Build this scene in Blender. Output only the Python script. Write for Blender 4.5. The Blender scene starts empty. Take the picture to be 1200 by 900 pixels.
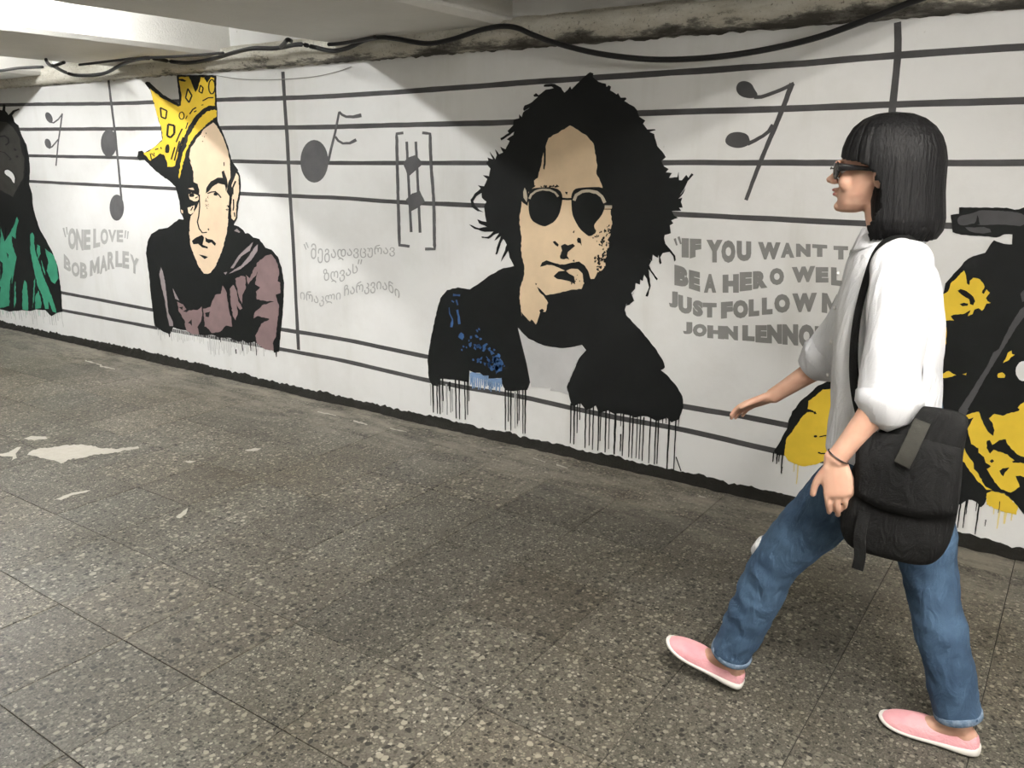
import bpy, bmesh, math, random
from mathutils import Vector, Matrix, noise
from mathutils.geometry import delaunay_2d_cdt

scene = bpy.context.scene
COL = scene.collection
R = random.Random(7)

# ------------------------------------------------------------------ camera
F_PX, CAM_H, PITCH = 972.0, 1.55, math.atan(262 / 972.0)
SP, CP = math.sin(PITCH), math.cos(PITCH)
_L = math.hypot(1450, 262 * SP + F_PX * CP)
UX, UY = -1450 / _L, (262 * SP + F_PX * CP) / _L
cam_d = bpy.data.cameras.new('camera')
cam = bpy.data.objects.new('camera', cam_d)
COL.objects.link(cam)
cam_d.sensor_fit = 'HORIZONTAL'
cam_d.sensor_width = 36.0
cam_d.lens = 36.0 * F_PX / 1200.0
cam_d.clip_start = 0.05
cam.location = (0, 0, CAM_H)
YAW = math.atan2(UY, -UX)          # turned to the left of the mural wall's normal
cam.rotation_euler = (math.pi / 2 - PITCH, 0, YAW)
scene.camera = cam

# ------------------------------------------------------------------ world and exposure
world = bpy.data.worlds.new('world')
scene.world = world
world.use_nodes = True
world.node_tree.nodes['Background'].inputs[0].default_value = (0.9, 0.95, 1.0, 1)
world.node_tree.nodes['Background'].inputs[1].default_value = 0.02
scene.view_settings.view_transform = 'Standard'
scene.view_settings.look = 'None'
scene.view_settings.gamma = 1
scene.view_settings.use_curve_mapping = False
scene.view_settings.exposure = 0.0

TUBE_POWER = 400.0

# ------------------------------------------------------------------ letter outlines, made while the scene is still empty
GLYPHS = {}


def make_glyph(ch, bold):
    c = bpy.data.curves.new('g', 'FONT')
    c.body = ch
    c.fill_mode = 'FRONT'
    c.offset = bold
    c.resolution_u = 3
    o = bpy.data.objects.new('g', c)
    COL.objects.link(o)
    dg = bpy.context.evaluated_depsgraph_get()
    dg.update()
    me = bpy.data.meshes.new_from_object(o.evaluated_get(dg))
    GLYPHS[(ch, bold)] = ([(p.co.x, p.co.y) for p in me.vertices], [list(p.vertices) for p in me.polygons])
    bpy.data.meshes.remove(me)
    bpy.data.objects.remove(o)
    bpy.data.curves.remove(c)


BOLD, BOLD_PALE, THIN = 0.085, 0.05, 0.004
for ch in 'IFYOUWANTBEHRLJS':
    make_glyph(ch, BOLD)
for ch in 'ONELVBARY':
    make_glyph(ch, BOLD_PALE)
for ch in ('მეგადავცურავ', 'ზღვას', 'ირაკლი', 'ჩარკვიანი'):
    make_glyph(ch, THIN)

# a broad hand-painted M
_m = [(0, 0), (0.02, 1), (0.27, 1), (0.5, 0.52), (0.73, 1), (0.98, 1), (1, 0), (0.73, 0), (0.74, 0.50), (0.58, 0.12), (0.42, 0.12), (0.27, 0.50), (0.27, 0)]
_c = delaunay_2d_cdt([Vector(p) for p in _m], [], [list(range(len(_m)))], 1, 1e-5)
for b_ in (BOLD, BOLD_PALE):
    GLYPHS[('M', b_)] = ([tuple(v) for v in _c[0]], [list(f) for f in _c[2]])

# ------------------------------------------------------------------ pixel helpers (1200 x 900 frame)
W = 3.68                            # the mural wall stands at y = W


def ray(x, y):
    b, r = 450 - y, x - 600
    fw, up = b * SP + F_PX * CP, b * CP - F_PX * SP
    return (-(r * UX + fw * UY), r * UY - fw * UX, up)


def at(x, y, Y):
    d = ray(x, y)
    k = Y / d[1]
    return Vector((d[0] * k, Y, CAM_H + d[2] * k))


def ground(x, y, z=0.0):
    d = ray(x, y)
    k = (z - CAM_H) / d[2]
    return Vector((d[0] * k, d[1] * k, z))


# ------------------------------------------------------------------ materials
def new_mat(name, color, rough=0.7, spec=0.3):
    m = bpy.data.materials.new(name)
    m.use_nodes = True
    b = m.node_tree.nodes['Principled BSDF']
    b.inputs['Base Color'].default_value = (*color, 1)
    b.inputs['Roughness'].default_value = rough
    b.inputs['Specular IOR Level'].default_value = spec
    return m


def nd(m, t, **kw):
    n = m.node_tree.nodes.new(t)
    for k, v in kw.items():
        setattr(n, k, v)
    return n


def ramp(m, stops, fac=None):
    n = nd(m, 'ShaderNodeValToRGB')
    cr = n.color_ramp
    while len(cr.elements) < len(stops):
        cr.elements.new(0.5)
    for e, (p, c) in zip(cr.elements, stops):
        e.position = p
        e.color = (*c, 1) if len(c) == 3 else c
    if fac is not None:
        m.node_tree.links.new(fac, n.inputs[0])
    return n


def mixc(m, fac, a, b, blend='MIX'):
    n = nd(m, 'ShaderNodeMix', data_type='RGBA', blend_type=blend)
    L = m.node_tree.links.new
    for idx, v in ((0, fac), (6, a), (7, b)):
        if isinstance(v, (int, float)):
            n.inputs[idx].default_value = v
        elif isinstance(v, tuple):
            n.inputs[idx].default_value = (*v, 1)
        else:
            L(v, n.inputs[idx])
    return n.outputs[2]


def noise_tex(m, scale, detail=4, rough=0.55, vec=None, dist=0.0):
    n = nd(m, 'ShaderNodeTexNoise')
    n.inputs['Scale'].default_value = scale
    n.inputs['Detail'].default_value = detail
    n.inputs['Roughness'].default_value = rough
    n.inputs['Distortion'].default_value = dist
    if vec is not None:
        m.node_tree.links.new(vec, n.inputs['Vector'])
    return n


def position(m):
    return nd(m, 'ShaderNodeNewGeometry').outputs['Position']


def scaled(m, vec, s):
    n = nd(m, 'ShaderNodeVectorMath', operation='MULTIPLY')
    m.node_tree.links.new(vec, n.inputs[0])
    n.inputs[1].default_value = s
    return n.outputs[0]


def add_bump(m, height, strength=0.2, dist=0.01):
    b = nd(m, 'ShaderNodeBump')
    b.inputs['Strength'].default_value = strength
    b.inputs['Distance'].default_value = dist
    m.node_tree.links.new(height, b.inputs['Height'])
    m.node_tree.links.new(b.outputs[0], m.node_tree.nodes['Principled BSDF'].inputs['Normal'])


def base(m):
    return m.node_tree.nodes['Principled BSDF'].inputs['Base Color']


def paint_mat(name, color, var=0.12, rough=0.62):
    """wall paint: the colour with faint brushing, and the plaster's relief"""
    m = new_mat(name, color, rough, 0.12)
    p = position(m)
    n = noise_tex(m, 9, 5, 0.6, p)
    lo = tuple(c * (1 - var) for c in color)
    hi = tuple(min(1, c * (1 + var)) for c in color)
    r = ramp(m, [(0.3, lo), (0.7, hi)], n.outputs[0])
    m.node_tree.links.new(r.outputs[0], base(m))
    n2 = noise_tex(m, 34, 4, 0.6, p)
    add_bump(m, n2.outputs[0], 0.10, 0.01)
    return m


def wall_material():
    m = new_mat('white_wall_paint', (0.78, 0.775, 0.75), 0.6, 0.25)
    p = position(m)
    n = noise_tex(m, 1.6, 6, 0.65, p)
    c1 = ramp(m, [(0.30, (0.71, 0.705, 0.685)), (0.55, (0.79, 0.79, 0.78)), (0.8, (0.82, 0.82, 0.81))], n.outputs[0])
    # vertical runs of grime
    n2 = noise_tex(m, 1.0, 5, 0.6, scaled(m, p, (5.0, 1.0, 0.6)))
    g = ramp(m, [(0.56, (1, 1, 1)), (0.78, (0.90, 0.895, 0.87))], n2.outputs[0])
    c2 = mixc(m, 1.0, c1.outputs[0], g.outputs[0], 'MULTIPLY')
    # small specks and scuffs
    n3 = noise_tex(m, 22, 2, 0.5, p)
    s = ramp(m, [(0.20, (0.62, 0.61, 0.58)), (0.27, (1, 1, 1))], n3.outputs[0])
    c3 = mixc(m, 0.8, c2, s.outputs[0], 'MULTIPLY')
    m.node_tree.links.new(c3, base(m))
    b = noise_tex(m, 26, 6, 0.62, p)
    add_bump(m, b.outputs[0], 0.16, 0.012)
    return m


def concrete_mat(name, col, rough=0.8, stain=0.5, bump=0.35, bscale=40):
    m = new_mat(name, col, rough, 0.2)
    p = position(m)
    n = noise_tex(m, 2.2, 6, 0.65, p)
    c = ramp(m, [(0.3, tuple(v * (1 - 0.22 * stain) for v in col)), (0.7, col)], n.outputs[0])
    n2 = noise_tex(m, 30, 3, 0.6, p)
    c2 = mixc(m, 0.25 * stain, c.outputs[0], n2.outputs[0], 'OVERLAY')
    m.node_tree.links.new(c2, base(m))
    b = noise_tex(m, bscale, 5, 0.65, p)
    add_bump(m, b.outputs[0], bump, 0.012)
    return m


def terrazzo_material():
    m = new_mat('terrazzo', (0.1, 0.1, 0.09), 0.5, 0.22)
    L = m.node_tree.links.new
    p = position(m)
    oi = nd(m, 'ShaderNodeObjectInfo')
    # every tile has its own chips
    off = nd(m, 'ShaderNodeVectorMath', operation='SCALE')
    off.inputs[0].default_value = (13.0, 29.0, 7.0)
    L(oi.outputs['Random'], off.inputs['Scale'])
    add = nd(m, 'ShaderNodeVectorMath', operation='ADD')
    grain = nd(m, 'ShaderNodeMapRange')
    grain.inputs['To Min'].default_value = 0.78; grain.inputs['To Max'].default_value = 1.35
    frac = nd(m, 'ShaderNodeMath', operation='FRACT')
    f7 = nd(m, 'ShaderNodeMath', operation='MULTIPLY'); f7.inputs[1].default_value = 7.3
    L(oi.outputs['Random'], f7.inputs[0]); L(f7.outputs[0], frac.inputs[0]); L(frac.outputs[0], grain.inputs['Value'])
    psc = nd(m, 'ShaderNodeVectorMath', operation='SCALE')
    L(p, psc.inputs[0]); L(grain.outputs[0], psc.inputs['Scale'])
    L(psc.outputs[0], add.inputs[0]); L(off.outputs[0], add.inputs[1])
    wn = noise_tex(m, 45, 2, 0.5, add.outputs[0])
    wsub = nd(m, 'ShaderNodeVectorMath', operation='SCALE')
    L(wn.outputs['Color'], wsub.inputs[0]); wsub.inputs['Scale'].default_value = 0.016
    v0 = nd(m, 'ShaderNodeVectorMath', operation='ADD')
    L(add.outputs[0], v0.inputs[0]); L(wsub.outputs[0], v0.inputs[1])
    vec = v0.outputs[0]

    def chips(scale, lo, hi, cols, prob):
        v = nd(m, 'ShaderNodeTexVoronoi', voronoi_dimensions='3D', feature='F1')
        v.inputs['Scale'].default_value = scale
        L(vec, v.inputs['Vector'])
        sep = nd(m, 'ShaderNodeSeparateColor')
        L(v.outputs['Color'], sep.inputs[0])
        mask = ramp(m, [(lo, (1, 1, 1)), (hi, (0, 0, 0))], v.outputs['Distance'])
        pick = ramp(m, [(prob, (1, 1, 1)), (min(1, prob + 0.01), (0, 0, 0))], sep.outputs[0])
        mm = nd(m, 'ShaderNodeMath', operation='MULTIPLY')
        L(mask.outputs[0], mm.inputs[0]); L(pick.outputs[0], mm.inputs[1])
        colr = ramp(m, cols, sep.outputs[1])
        colr.color_ramp.interpolation = 'CONSTANT'
        return mm.outputs[0], colr.outputs[0]

    n = noise_tex(m, 160, 3, 0.6, vec)
    mat0 = ramp(m, [(0.32, (0.075, 0.070, 0.059)), (0.68, (0.150, 0.141, 0.118))], n.outputs[0])
    f3, c3 = chips(150, 0.36, 0.52, [(0, (0.055, 0.051, 0.043)), (0.35, (0.17, 0.16, 0.133)), (0.8, (0.25, 0.235, 0.195))], 0.7)
    f2, c2 = chips(80, 0.34, 0.46, [(0, (0.030, 0.028, 0.024)), (0.30, (0.13, 0.12, 0.10)), (0.48, (0.22, 0.205, 0.17)), (0.84, (0.37, 0.35, 0.30))], 0.68)
    f1, c1 = chips(45, 0.32, 0.42, [(0, (0.032, 0.030, 0.026)), (0.36, (0.20, 0.187, 0.155)), (0.62, (0.33, 0.31, 0.26))], 0.42)
    col = mixc(m, f3, mat0.outputs[0], c3)
    col = mixc(m, f2, col, c2)
    col = mixc(m, f1, col, c1)
    # the tile's own tone
    col = mixc(m, 1.0, col, (0.86, 0.85, 0.825), 'MULTIPLY')
    col = mixc(m, 1.0, col, oi.outputs['Color'], 'MULTIPLY')
    # trodden dirt in drifts, and pale dust swept up along the foot of the mural wall
    d = noise_tex(m, 1.3, 6, 0.65, p)
    dm = ramp(m, [(0.38, (1, 1, 1)), (0.66, (0.68, 0.66, 0.61))], d.outputs[0])
    col = mixc(m, 1.0, col, dm.outputs[0], 'MULTIPLY')
    sx = nd(m, 'ShaderNodeSeparateXYZ'); L(p, sx.inputs[0])
    mr = nd(m, 'ShaderNodeMapRange')
    mr.inputs['From Min'].default_value = 2.95; mr.inputs['From Max'].default_value = 3.5
    L(sx.outputs[1], mr.inputs['Value'])
    dn = noise_tex(m, 4.0, 6, 0.7, scaled(m, p, (0.7, 2.2, 1)))
    dr = ramp(m, [(0.42, (0, 0, 0)), (0.60, (1, 1, 1))], dn.outputs[0])
    dmul = nd(m, 'ShaderNodeMath', operation='MULTIPLY')
    L(mr.outputs[0], dmul.inputs[0]); L(dr.outputs[0], dmul.inputs[1])
    dk = nd(m, 'ShaderNodeMath', operation='MULTIPLY'); L(dmul.outputs[0], dk.inputs[0]); dk.inputs[1].default_value = 0.8
    col = mixc(m, dk.outputs[0], col, (0.23, 0.21, 0.17))
    L(col, base(m))
    rr = nd(m, 'ShaderNodeMapRange')
    rr.inputs['To Min'].default_value = 0.42; rr.inputs['To Max'].default_value = 0.62
    L(d.outputs[0], rr.inputs['Value'])
    L(rr.outputs[0], m.node_tree.nodes['Principled BSDF'].inputs['Roughness'])
    bn = noise_tex(m, 120, 3, 0.6, p)
    add_bump(m, bn.outputs[0], 0.10, 0.004)
    return m


def cloth_mat(name, c_lo, c_hi, scale=6, rough=0.85, bump=0.3, bscale=(14, 14, 9), fine=420):
    m = new_mat(name, c_hi, rough, 0.15)
    tc = nd(m, 'ShaderNodeTexCoord').outputs['Object']
    n = noise_tex(m, scale, 4, 0.6, tc)
    r = ramp(m, [(0.32, c_lo), (0.68, c_hi)], n.outputs[0])
    m.node_tree.links.new(r.outputs[0], base(m))
    b = noise_tex(m, 1.0, 3, 0.5, scaled(m, tc, bscale), 1.2)
    f = noise_tex(m, fine, 2, 0.5, tc)
    s = nd(m, 'ShaderNodeMath', operation='MULTIPLY_ADD')
    m.node_tree.links.new(f.outputs[0], s.inputs[0]); s.inputs[1].default_value = 0.08
    m.node_tree.links.new(b.outputs[0], s.inputs[2])
    add_bump(m, s.outputs[0], bump, 0.03)
    return m


M = {}
M['wall'] = wall_material()
M['terrazzo'] = terrazzo_material()
M['joint'] = concrete_mat('dark_joint_mortar', (0.035, 0.032, 0.027), 0.9, 0.6)
M['slab'] = concrete_mat('painted_ceiling', (0.60, 0.585, 0.55), 0.8, 0.5, 0.25, 60)
M['beam'] = concrete_mat('painted_beam', (0.78, 0.77, 0.73), 0.75, 0.4, 0.4, 90)
M['plain'] = concrete_mat('pale_plaster', (0.62, 0.61, 0.58), 0.8, 0.4)
M['black'] = paint_mat('black_wall_paint', (0.0105, 0.0115, 0.0115), 0.1)
M['line'] = paint_mat('charcoal_line_paint', (0.072, 0.071, 0.072), 0.2)
M['line_pale'] = paint_mat('slate_grey_paint', (0.105, 0.104, 0.108), 0.18)
M['text_dark'] = paint_mat('grey_letter_paint', (0.245, 0.243, 0.235), 0.08)
M['text_pale'] = paint_mat('pale_grey_letter_paint', (0.44, 0.44, 0.43), 0.08)
M['skin_tan'] = paint_mat('tan_wall_paint', (0.72, 0.555, 0.37), 0.06)
M['skin_peach'] = paint_mat('peach_wall_paint', (0.80, 0.62, 0.44), 0.05)
M['rim'] = paint_mat('dull_cream_paint', (0.50, 0.44, 0.34), 0.08)
M['yellow'] = paint_mat('yellow_wall_paint', (0.80, 0.56, 0.055), 0.07)
M['mauve'] = paint_mat('mauve_wall_paint', (0.235, 0.165, 0.165), 0.1)
M['mauve_grey'] = paint_mat('mauve_grey_paint', (0.30, 0.255, 0.26), 0.1)
M['green'] = paint_mat('green_wall_paint', (0.055, 0.30, 0.185), 0.12)
M['face_grey'] = paint_mat('charcoal_face_paint', (0.042, 0.041, 0.037), 0.2)
M['grey_metal'] = paint_mat('mid_grey_wall_paint', (0.072, 0.072, 0.075), 0.15)
M['tee'] = paint_mat('light_grey_wall_paint', (0.53, 0.53, 0.53), 0.06)
M['blue'] = paint_mat('blue_wall_paint', (0.045, 0.11, 0.26), 0.4)
M['blue_pale'] = paint_mat('pale_blue_wash', (0.20, 0.31, 0.50), 0.35)
M['wash'] = paint_mat('thin_grey_drip', (0.42, 0.42, 0.42), 0.2)
M['wash_pale'] = paint_mat('faint_grey_drip', (0.60, 0.60, 0.59), 0.15)
M['wash_green'] = paint_mat('thin_green_drip', (0.52, 0.64, 0.58), 0.2)
M['wash_yellow'] = paint_mat('thin_yellow_drip', (0.78, 0.66, 0.30), 0.1)
M['white_dab'] = paint_mat('white_dab_paint', (0.80, 0.80, 0.79), 0.04)

# ------------------------------------------------------------------ object helpers


def link(o, parent=None):
    COL.objects.link(o)
    if parent is not None:
        o.parent = parent
    return o


def tag(o, label=None, cat=None, group=None, kind=None):
    if label: o['label'] = label
    if cat: o['category'] = cat
    if group: o['group'] = group
    if kind: o['kind'] = kind
    return o


def mesh_obj(name, verts, faces, mat, parent=None, smooth=False):
    me = bpy.data.meshes.new(name)
    me.from_pydata([tuple(v) for v in verts], [], faces)
    me.update()
    if mat is not None:
        me.materials.append(mat)
    if smooth:
        for p in me.polygons:
            p.use_smooth = True
    return link(bpy.data.objects.new(name, me), parent)


def bm_obj(name, bm, mat, parent=None, smooth=False):
    bmesh.ops.recalc_face_normals(bm, faces=bm.faces)
    me = bpy.data.meshes.new(name)
    bm.to_mesh(me)
    bm.free()
    if mat is not None:
        me.materials.append(mat)
    if smooth:
        for p in me.polygons:
            p.use_smooth = True
    return link(bpy.data.objects.new(name, me), parent)


def empty(name, loc=(0, 0, 0), parent=None):
    o = bpy.data.objects.new(name, None)
    o.location = loc
    o.empty_display_size = 0.1
    return link(o, parent)


def box_bm(x0, x1, y0, y1, z0, z1, bm=None, bevel=0.0):
    bm = bm or bmesh.new()
    r = bmesh.ops.create_cube(bm, size=1)
    for v in r['verts']:
        v.co = Vector(((x0 + x1) / 2 + v.co.x * (x1 - x0), (y0 + y1) / 2 + v.co.y * (y1 - y0), (z0 + z1) / 2 + v.co.z * (z1 - z0)))
    if bevel:
        es = list({e for v in r['verts'] for e in v.link_edges})
        bmesh.ops.bevel(bm, geom=es, offset=bevel, segments=2, affect='EDGES', profile=0.5)
    return bm


# ------------------------------------------------------------------ the setting
X0, X1, YF = -13.5, 5.6, -2.6
floor = bm_obj('floor', box_bm(X0, X1, YF, W + 0.2, -0.25, -0.004), M['terrazzo'])
tag(floor, 'grey brown terrazzo floor of the underpass laid in square tiles', kind='structure')

TX, TY, TP = -2.479, 1.277, 0.4015
bm = box_bm(-TP / 2 + 0.0013, TP / 2 - 0.0013, -TP / 2 + 0.0013, TP / 2 - 0.0013, -0.022, 0.0, bevel=0.0016)
tile0 = bm_obj('tile', bm, M['terrazzo'], floor)
first = True
dark_tiles = {(0, 1): 0.95, (1, 1): 0.78, (2, 1): 1.0, (2, 2): 0.70, (1, 2): 0.80, (2, 0): 1.14, (3, 1): 1.05, (1, 0): 1.08, (3, 0): 1.15,
              (0, 0): 0.95, (-1, 0): 1.0, (-1, 1): 0.92, (-2, 1): 1.0, (0, 2): 1.02, (-1, 2): 0.85, (4, 1): 0.95, (5, 1): 0.92, (4, 0): 1.0, (3, 3): 0.85, (4, 3): 0.85, (2, 3): 0.88, (1, 3): 0.88, (0, 3): 0.9, (3, 4): 0.8,  (4, 2): 0.92, (3, 2): 0.95, (5, 2): 0.85, (1, 4): 0.75, (2, 4): 0.7}
for i in range(-18, 10):
    for j in range(-3, 6):
        t = tile0 if first else tile0.copy()
        if not first:
            COL.objects.link(t)
        first = False
        t.parent = floor
        t.location = (TX + (i + 0.5) * TP, TY + (j + 0.5) * 0.4, R.uniform(-0.0008, 0.0004))
        t.scale = (1, 0.4 / TP, 1)
        t.rotation_euler = (R.gauss(0, 0.0012), R.gauss(0, 0.0012), 0)
        v = dark_tiles.get((i, j), R.uniform(0.84, 1.14))
        w = R.uniform(-0.022, 0.022)
        t.color = (v * (1 + w), v, v * (1 - w), 1)
floor.color = (0.9, 0.9, 0.9, 1)
# joint bed just under the tiles
bed = bm_obj('joint_mortar', box_bm(TX - 18 * TP, TX + 10 * TP, TY - 1.2, W, -0.0039, -0.0032), M['joint'], floor)

SLAB_Z, BEAM_Z = 2.512, 2.2
wall = bm_obj('wall_back', box_bm(X0, X1, W, W + 0.25, -0.1, SLAB_Z + 0.1), M['wall'])
tag(wall, 'white painted concrete wall carrying the music mural', kind='structure')
tag(bm_obj('wall_front', box_bm(X0, X1, YF - 0.25, YF, -0.1, SLAB_Z + 0.1), M['plain']), 'plain pale wall opposite the mural', kind='structure')
tag(bm_obj('wall_left', box_bm(X0 - 0.25, X0, YF, W, -0.1, SLAB_Z + 0.1), M['plain']), 'pale end wall at the far left', kind='structure')
tag(bm_obj('wall_right', box_bm(X1, X1 + 0.25, YF, W, -0.1, SLAB_Z + 0.1), M['plain']), 'pale end wall at the right', kind='structure')
ceil = bm_obj('ceiling', box_bm(X0, X1, YF, W, SLAB_Z, SLAB_Z + 0.2), M['slab'])
tag(ceil, 'low grey painted concrete ceiling with cross beams', kind='structure')


def beam(xa, xb):
    """cross beam with chamfered lower edges and a haunch where it meets the slab"""
    prof = [(xa - 0.05, SLAB_Z + 0.01), (xa, SLAB_Z - 0.06), (xa, BEAM_Z + 0.024), (xa + 0.034, BEAM_Z),
            (xb - 0.034, BEAM_Z), (xb, BEAM_Z + 0.024), (xb, SLAB_Z - 0.06), (xb + 0.05, SLAB_Z + 0.01)]
    n = len(prof)
    ys = [YF + (W - YF) * k / 24 for k in range(25)]
    vs, fs = [], []
    for y in ys:
        for k, (x, z) in enumerate(prof):
            j = 0.004 * noise.noise(Vector((x * 3, y * 2.1, z * 9)))
            vs.append((x + j, y, z + (j if 0 < k < n - 1 else 0)))
    for a in range(len(ys) - 1):
        for k in range(n - 1):
            i0 = a * n + k
            fs.append((i0, i0 + 1, i0 + n + 1, i0 + n))
    return mesh_obj('beam', vs, fs, M['beam'], ceil)


PERIOD = 2.22
for k in range(-4, 4):
    beam(-3.785 + k * PERIOD, -2.55 + k * PERIOD)


# rough plaster moulding under the ceiling along the mural wall
def moulding():
    m = new_mat('flaking_cove', (0.6, 0.58, 0.5), 0.85, 0.2)
    p = position(m)
    sx = nd(m, 'ShaderNodeSeparateXYZ'); m.node_tree.links.new(p, sx.inputs[0])
    n1 = noise_tex(m, 5, 8, 0.72, scaled(m, p, (0.8, 2.5, 2.5)))
    # bare grey mortar shows on the lower flank, cream paint on the crest
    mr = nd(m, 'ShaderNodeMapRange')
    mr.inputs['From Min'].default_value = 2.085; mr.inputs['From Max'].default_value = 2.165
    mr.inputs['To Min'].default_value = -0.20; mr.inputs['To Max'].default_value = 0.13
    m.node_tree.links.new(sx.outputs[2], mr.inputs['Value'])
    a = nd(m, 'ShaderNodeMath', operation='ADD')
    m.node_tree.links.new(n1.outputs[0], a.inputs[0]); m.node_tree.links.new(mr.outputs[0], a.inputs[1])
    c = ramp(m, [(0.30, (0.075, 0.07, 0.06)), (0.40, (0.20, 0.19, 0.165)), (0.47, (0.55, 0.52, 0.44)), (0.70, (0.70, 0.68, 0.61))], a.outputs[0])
    n3 = noise_tex(m, 60, 4, 0.7, p)
    s = ramp(m, [(0.30, (0.25, 0.24, 0.21)), (0.42, (1, 1, 1))], n3.outputs[0])
    m.node_tree.links.new(mixc(m, 0.9, c.outputs[0], s.outputs[0], 'MULTIPLY'), base(m))
    b = noise_tex(m, 55, 6, 0.7, p)
    add_bump(m, b.outputs[0], 0.6, 0.02)
    prof = []
    for k in range(17):
        a_ = -0.62 * math.pi + 1.22 * math.pi * k / 16
        prof.append((-0.045 - 0.052 * math.cos(a_), 0.066 * math.sin(a_)))
    xs = [X0 + 0.016 * i for i in range(int((X1 - X0) / 0.016) + 1)]
    vs, fs = [], []
    nP = len(prof) + 2
    for x in xs:
        lift = 0.010 * max(0, min(9, -x - 1.0)) + 0.006 * noise.noise(Vector((x * 1.1, 0, 3)))
        rag = 0.012 * noise.noise(Vector((x * 9, 1, 0))) + 0.01 * noise.noise(Vector((x * 23, 4, 0)))
        ring = [(0.0, -0.068 + rag)] + prof + [(0.0, 0.085)]
        for q, (dy, dz) in enumerate(ring):
            v = Vector((x * 7, dz * 16, dy * 16))
            d = 0.010 * noise.noise(v) + 0.006 * noise.noise(v * 3.1) + 0.004 * noise.noise(v * 8)
            y = W + min(0.0, dy - d) if 0 < q < nP - 1 else W + 0.002
            vs.append((x, y, 2.142 + lift + dz + (d * 0.5)))
    for i in range(len(xs) - 1):
        for q in range(nP - 1):
            k0 = i * nP + q
            fs.append((k0, k0 + 1, k0 + nP + 1, k0 + nP))
    o = mesh_obj('trim_1', vs, fs, m, None, True)
    tag(o, 'rough flaking cream and grey moulding along the top of the mural wall', kind='structure')


moulding()


def skirting():
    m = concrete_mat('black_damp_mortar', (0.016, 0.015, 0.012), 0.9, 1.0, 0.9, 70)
    xs = [X0 + 0.014 * i for i in range(int((X1 - X0) / 0.014) + 1)]
    vs, fs = [], []
    for x in xs:
        h = 0.048 + 0.022 * max(0, min(1, (-x - 4.5) / 2)) * max(0, min(1, (7.6 + x) / 1.5)) + 0.014 * noise.noise(Vector((x * 6, 0, 0))) + 0.014 * noise.noise(Vector((x * 27, 2, 0))) + 0.006 * noise.noise(Vector((x * 61, 2, 0)))
        out = 0.040 + 0.020 * noise.noise(Vector((x * 2.3, 5, 0))) + 0.012 * noise.noise(Vector((x * 17, 6, 0)))
        ring = [(0, h), (0.006, h - 0.003), (0.016 + 0.006 * noise.noise(Vector((x * 25, 3, 1))), h * 0.62), (out * 0.6, 0.018 + 0.008 * noise.noise(Vector((x * 21, 1, 7)))), (out, -0.006)]
        for dy, z in ring:
            vs.append((x, W - dy, z))
    n = 5
    for i in range(len(xs) - 1):
        for q in range(n - 1):
            k0 = i * n + q
            fs.append((k0, k0 + 1, k0 + n + 1, k0 + n))
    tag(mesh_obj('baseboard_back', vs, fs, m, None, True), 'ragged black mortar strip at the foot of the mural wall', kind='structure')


skirting()


# ------------------------------------------------------------------ fluorescent lamps on the ceiling between the beams
def tube_lamp(x, y0, y1, label, top=None, power=TUBE_POWER, tint=(1.0, 0.995, 0.975), hang=None, twin=0.0):
    top = SLAB_Z if top is None else top
    root = empty('batten_lamp', (x, (y0 + y1) / 2, top - 0.001))
    tag(root, label, 'lamp', 'ceiling batten lamps')
    cx, cy = x, (y0 + y1) / 2
    hm = M.setdefault('lamp_body', new_mat('white_enamel', (0.75, 0.75, 0.73), 0.4, 0.4))

    def add(name, bm, mat, smooth=False):
        bmesh.ops.translate(bm, verts=bm.verts, vec=(-cx, -cy, -top + 0.001))
        return bm_obj(name, bm, mat, root, smooth)
    add('housing', box_bm(x - 0.045 - twin, x + 0.045 + twin, y0 - 0.04, y1 + 0.04, top - 0.03, top - 0.001, bevel=0.006), hm)
    em = M.get(('tube', power, tint))
    if em is None:
        em = new_mat('lit_tube', (0.9, 0.9, 0.9))
        b = em.node_tree.nodes['Principled BSDF']
        b.inputs['Emission Color'].default_value = (*tint, 1)
        b.inputs['Emission Strength'].default_value = power
        M[('tube', power, tint)] = em
    for off in ((-twin, twin) if twin else (0.0,)):
        bm = bmesh.new()
        bmesh.ops.create_cone(bm, cap_ends=True, segments=10, radius1=0.016, radius2=0.016, depth=y1 - y0,
                              matrix=Matrix.Translation((cx + off, cy, top - 0.052)) @ Matrix.Rotation(math.pi / 2, 4, 'X'))
        add('tube', bm, em, True)
    for yy in (y0 - 0.012, y1 + 0.012):
        if hang:
            add('hanger', box_bm(x - 0.005, x + 0.005, yy - 0.005 + (0.1 if yy < cy else -0.1), yy + 0.005 + (0.1 if yy < cy else -0.1), top - 0.003, hang - 0.001), hm)
        add('lamp_holder', box_bm(x - 0.016 - twin, x + 0.016 + twin, yy - 0.012, yy + 0.012, top - 0.075, top - 0.028, bevel=0.004), hm)
    return root


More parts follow.
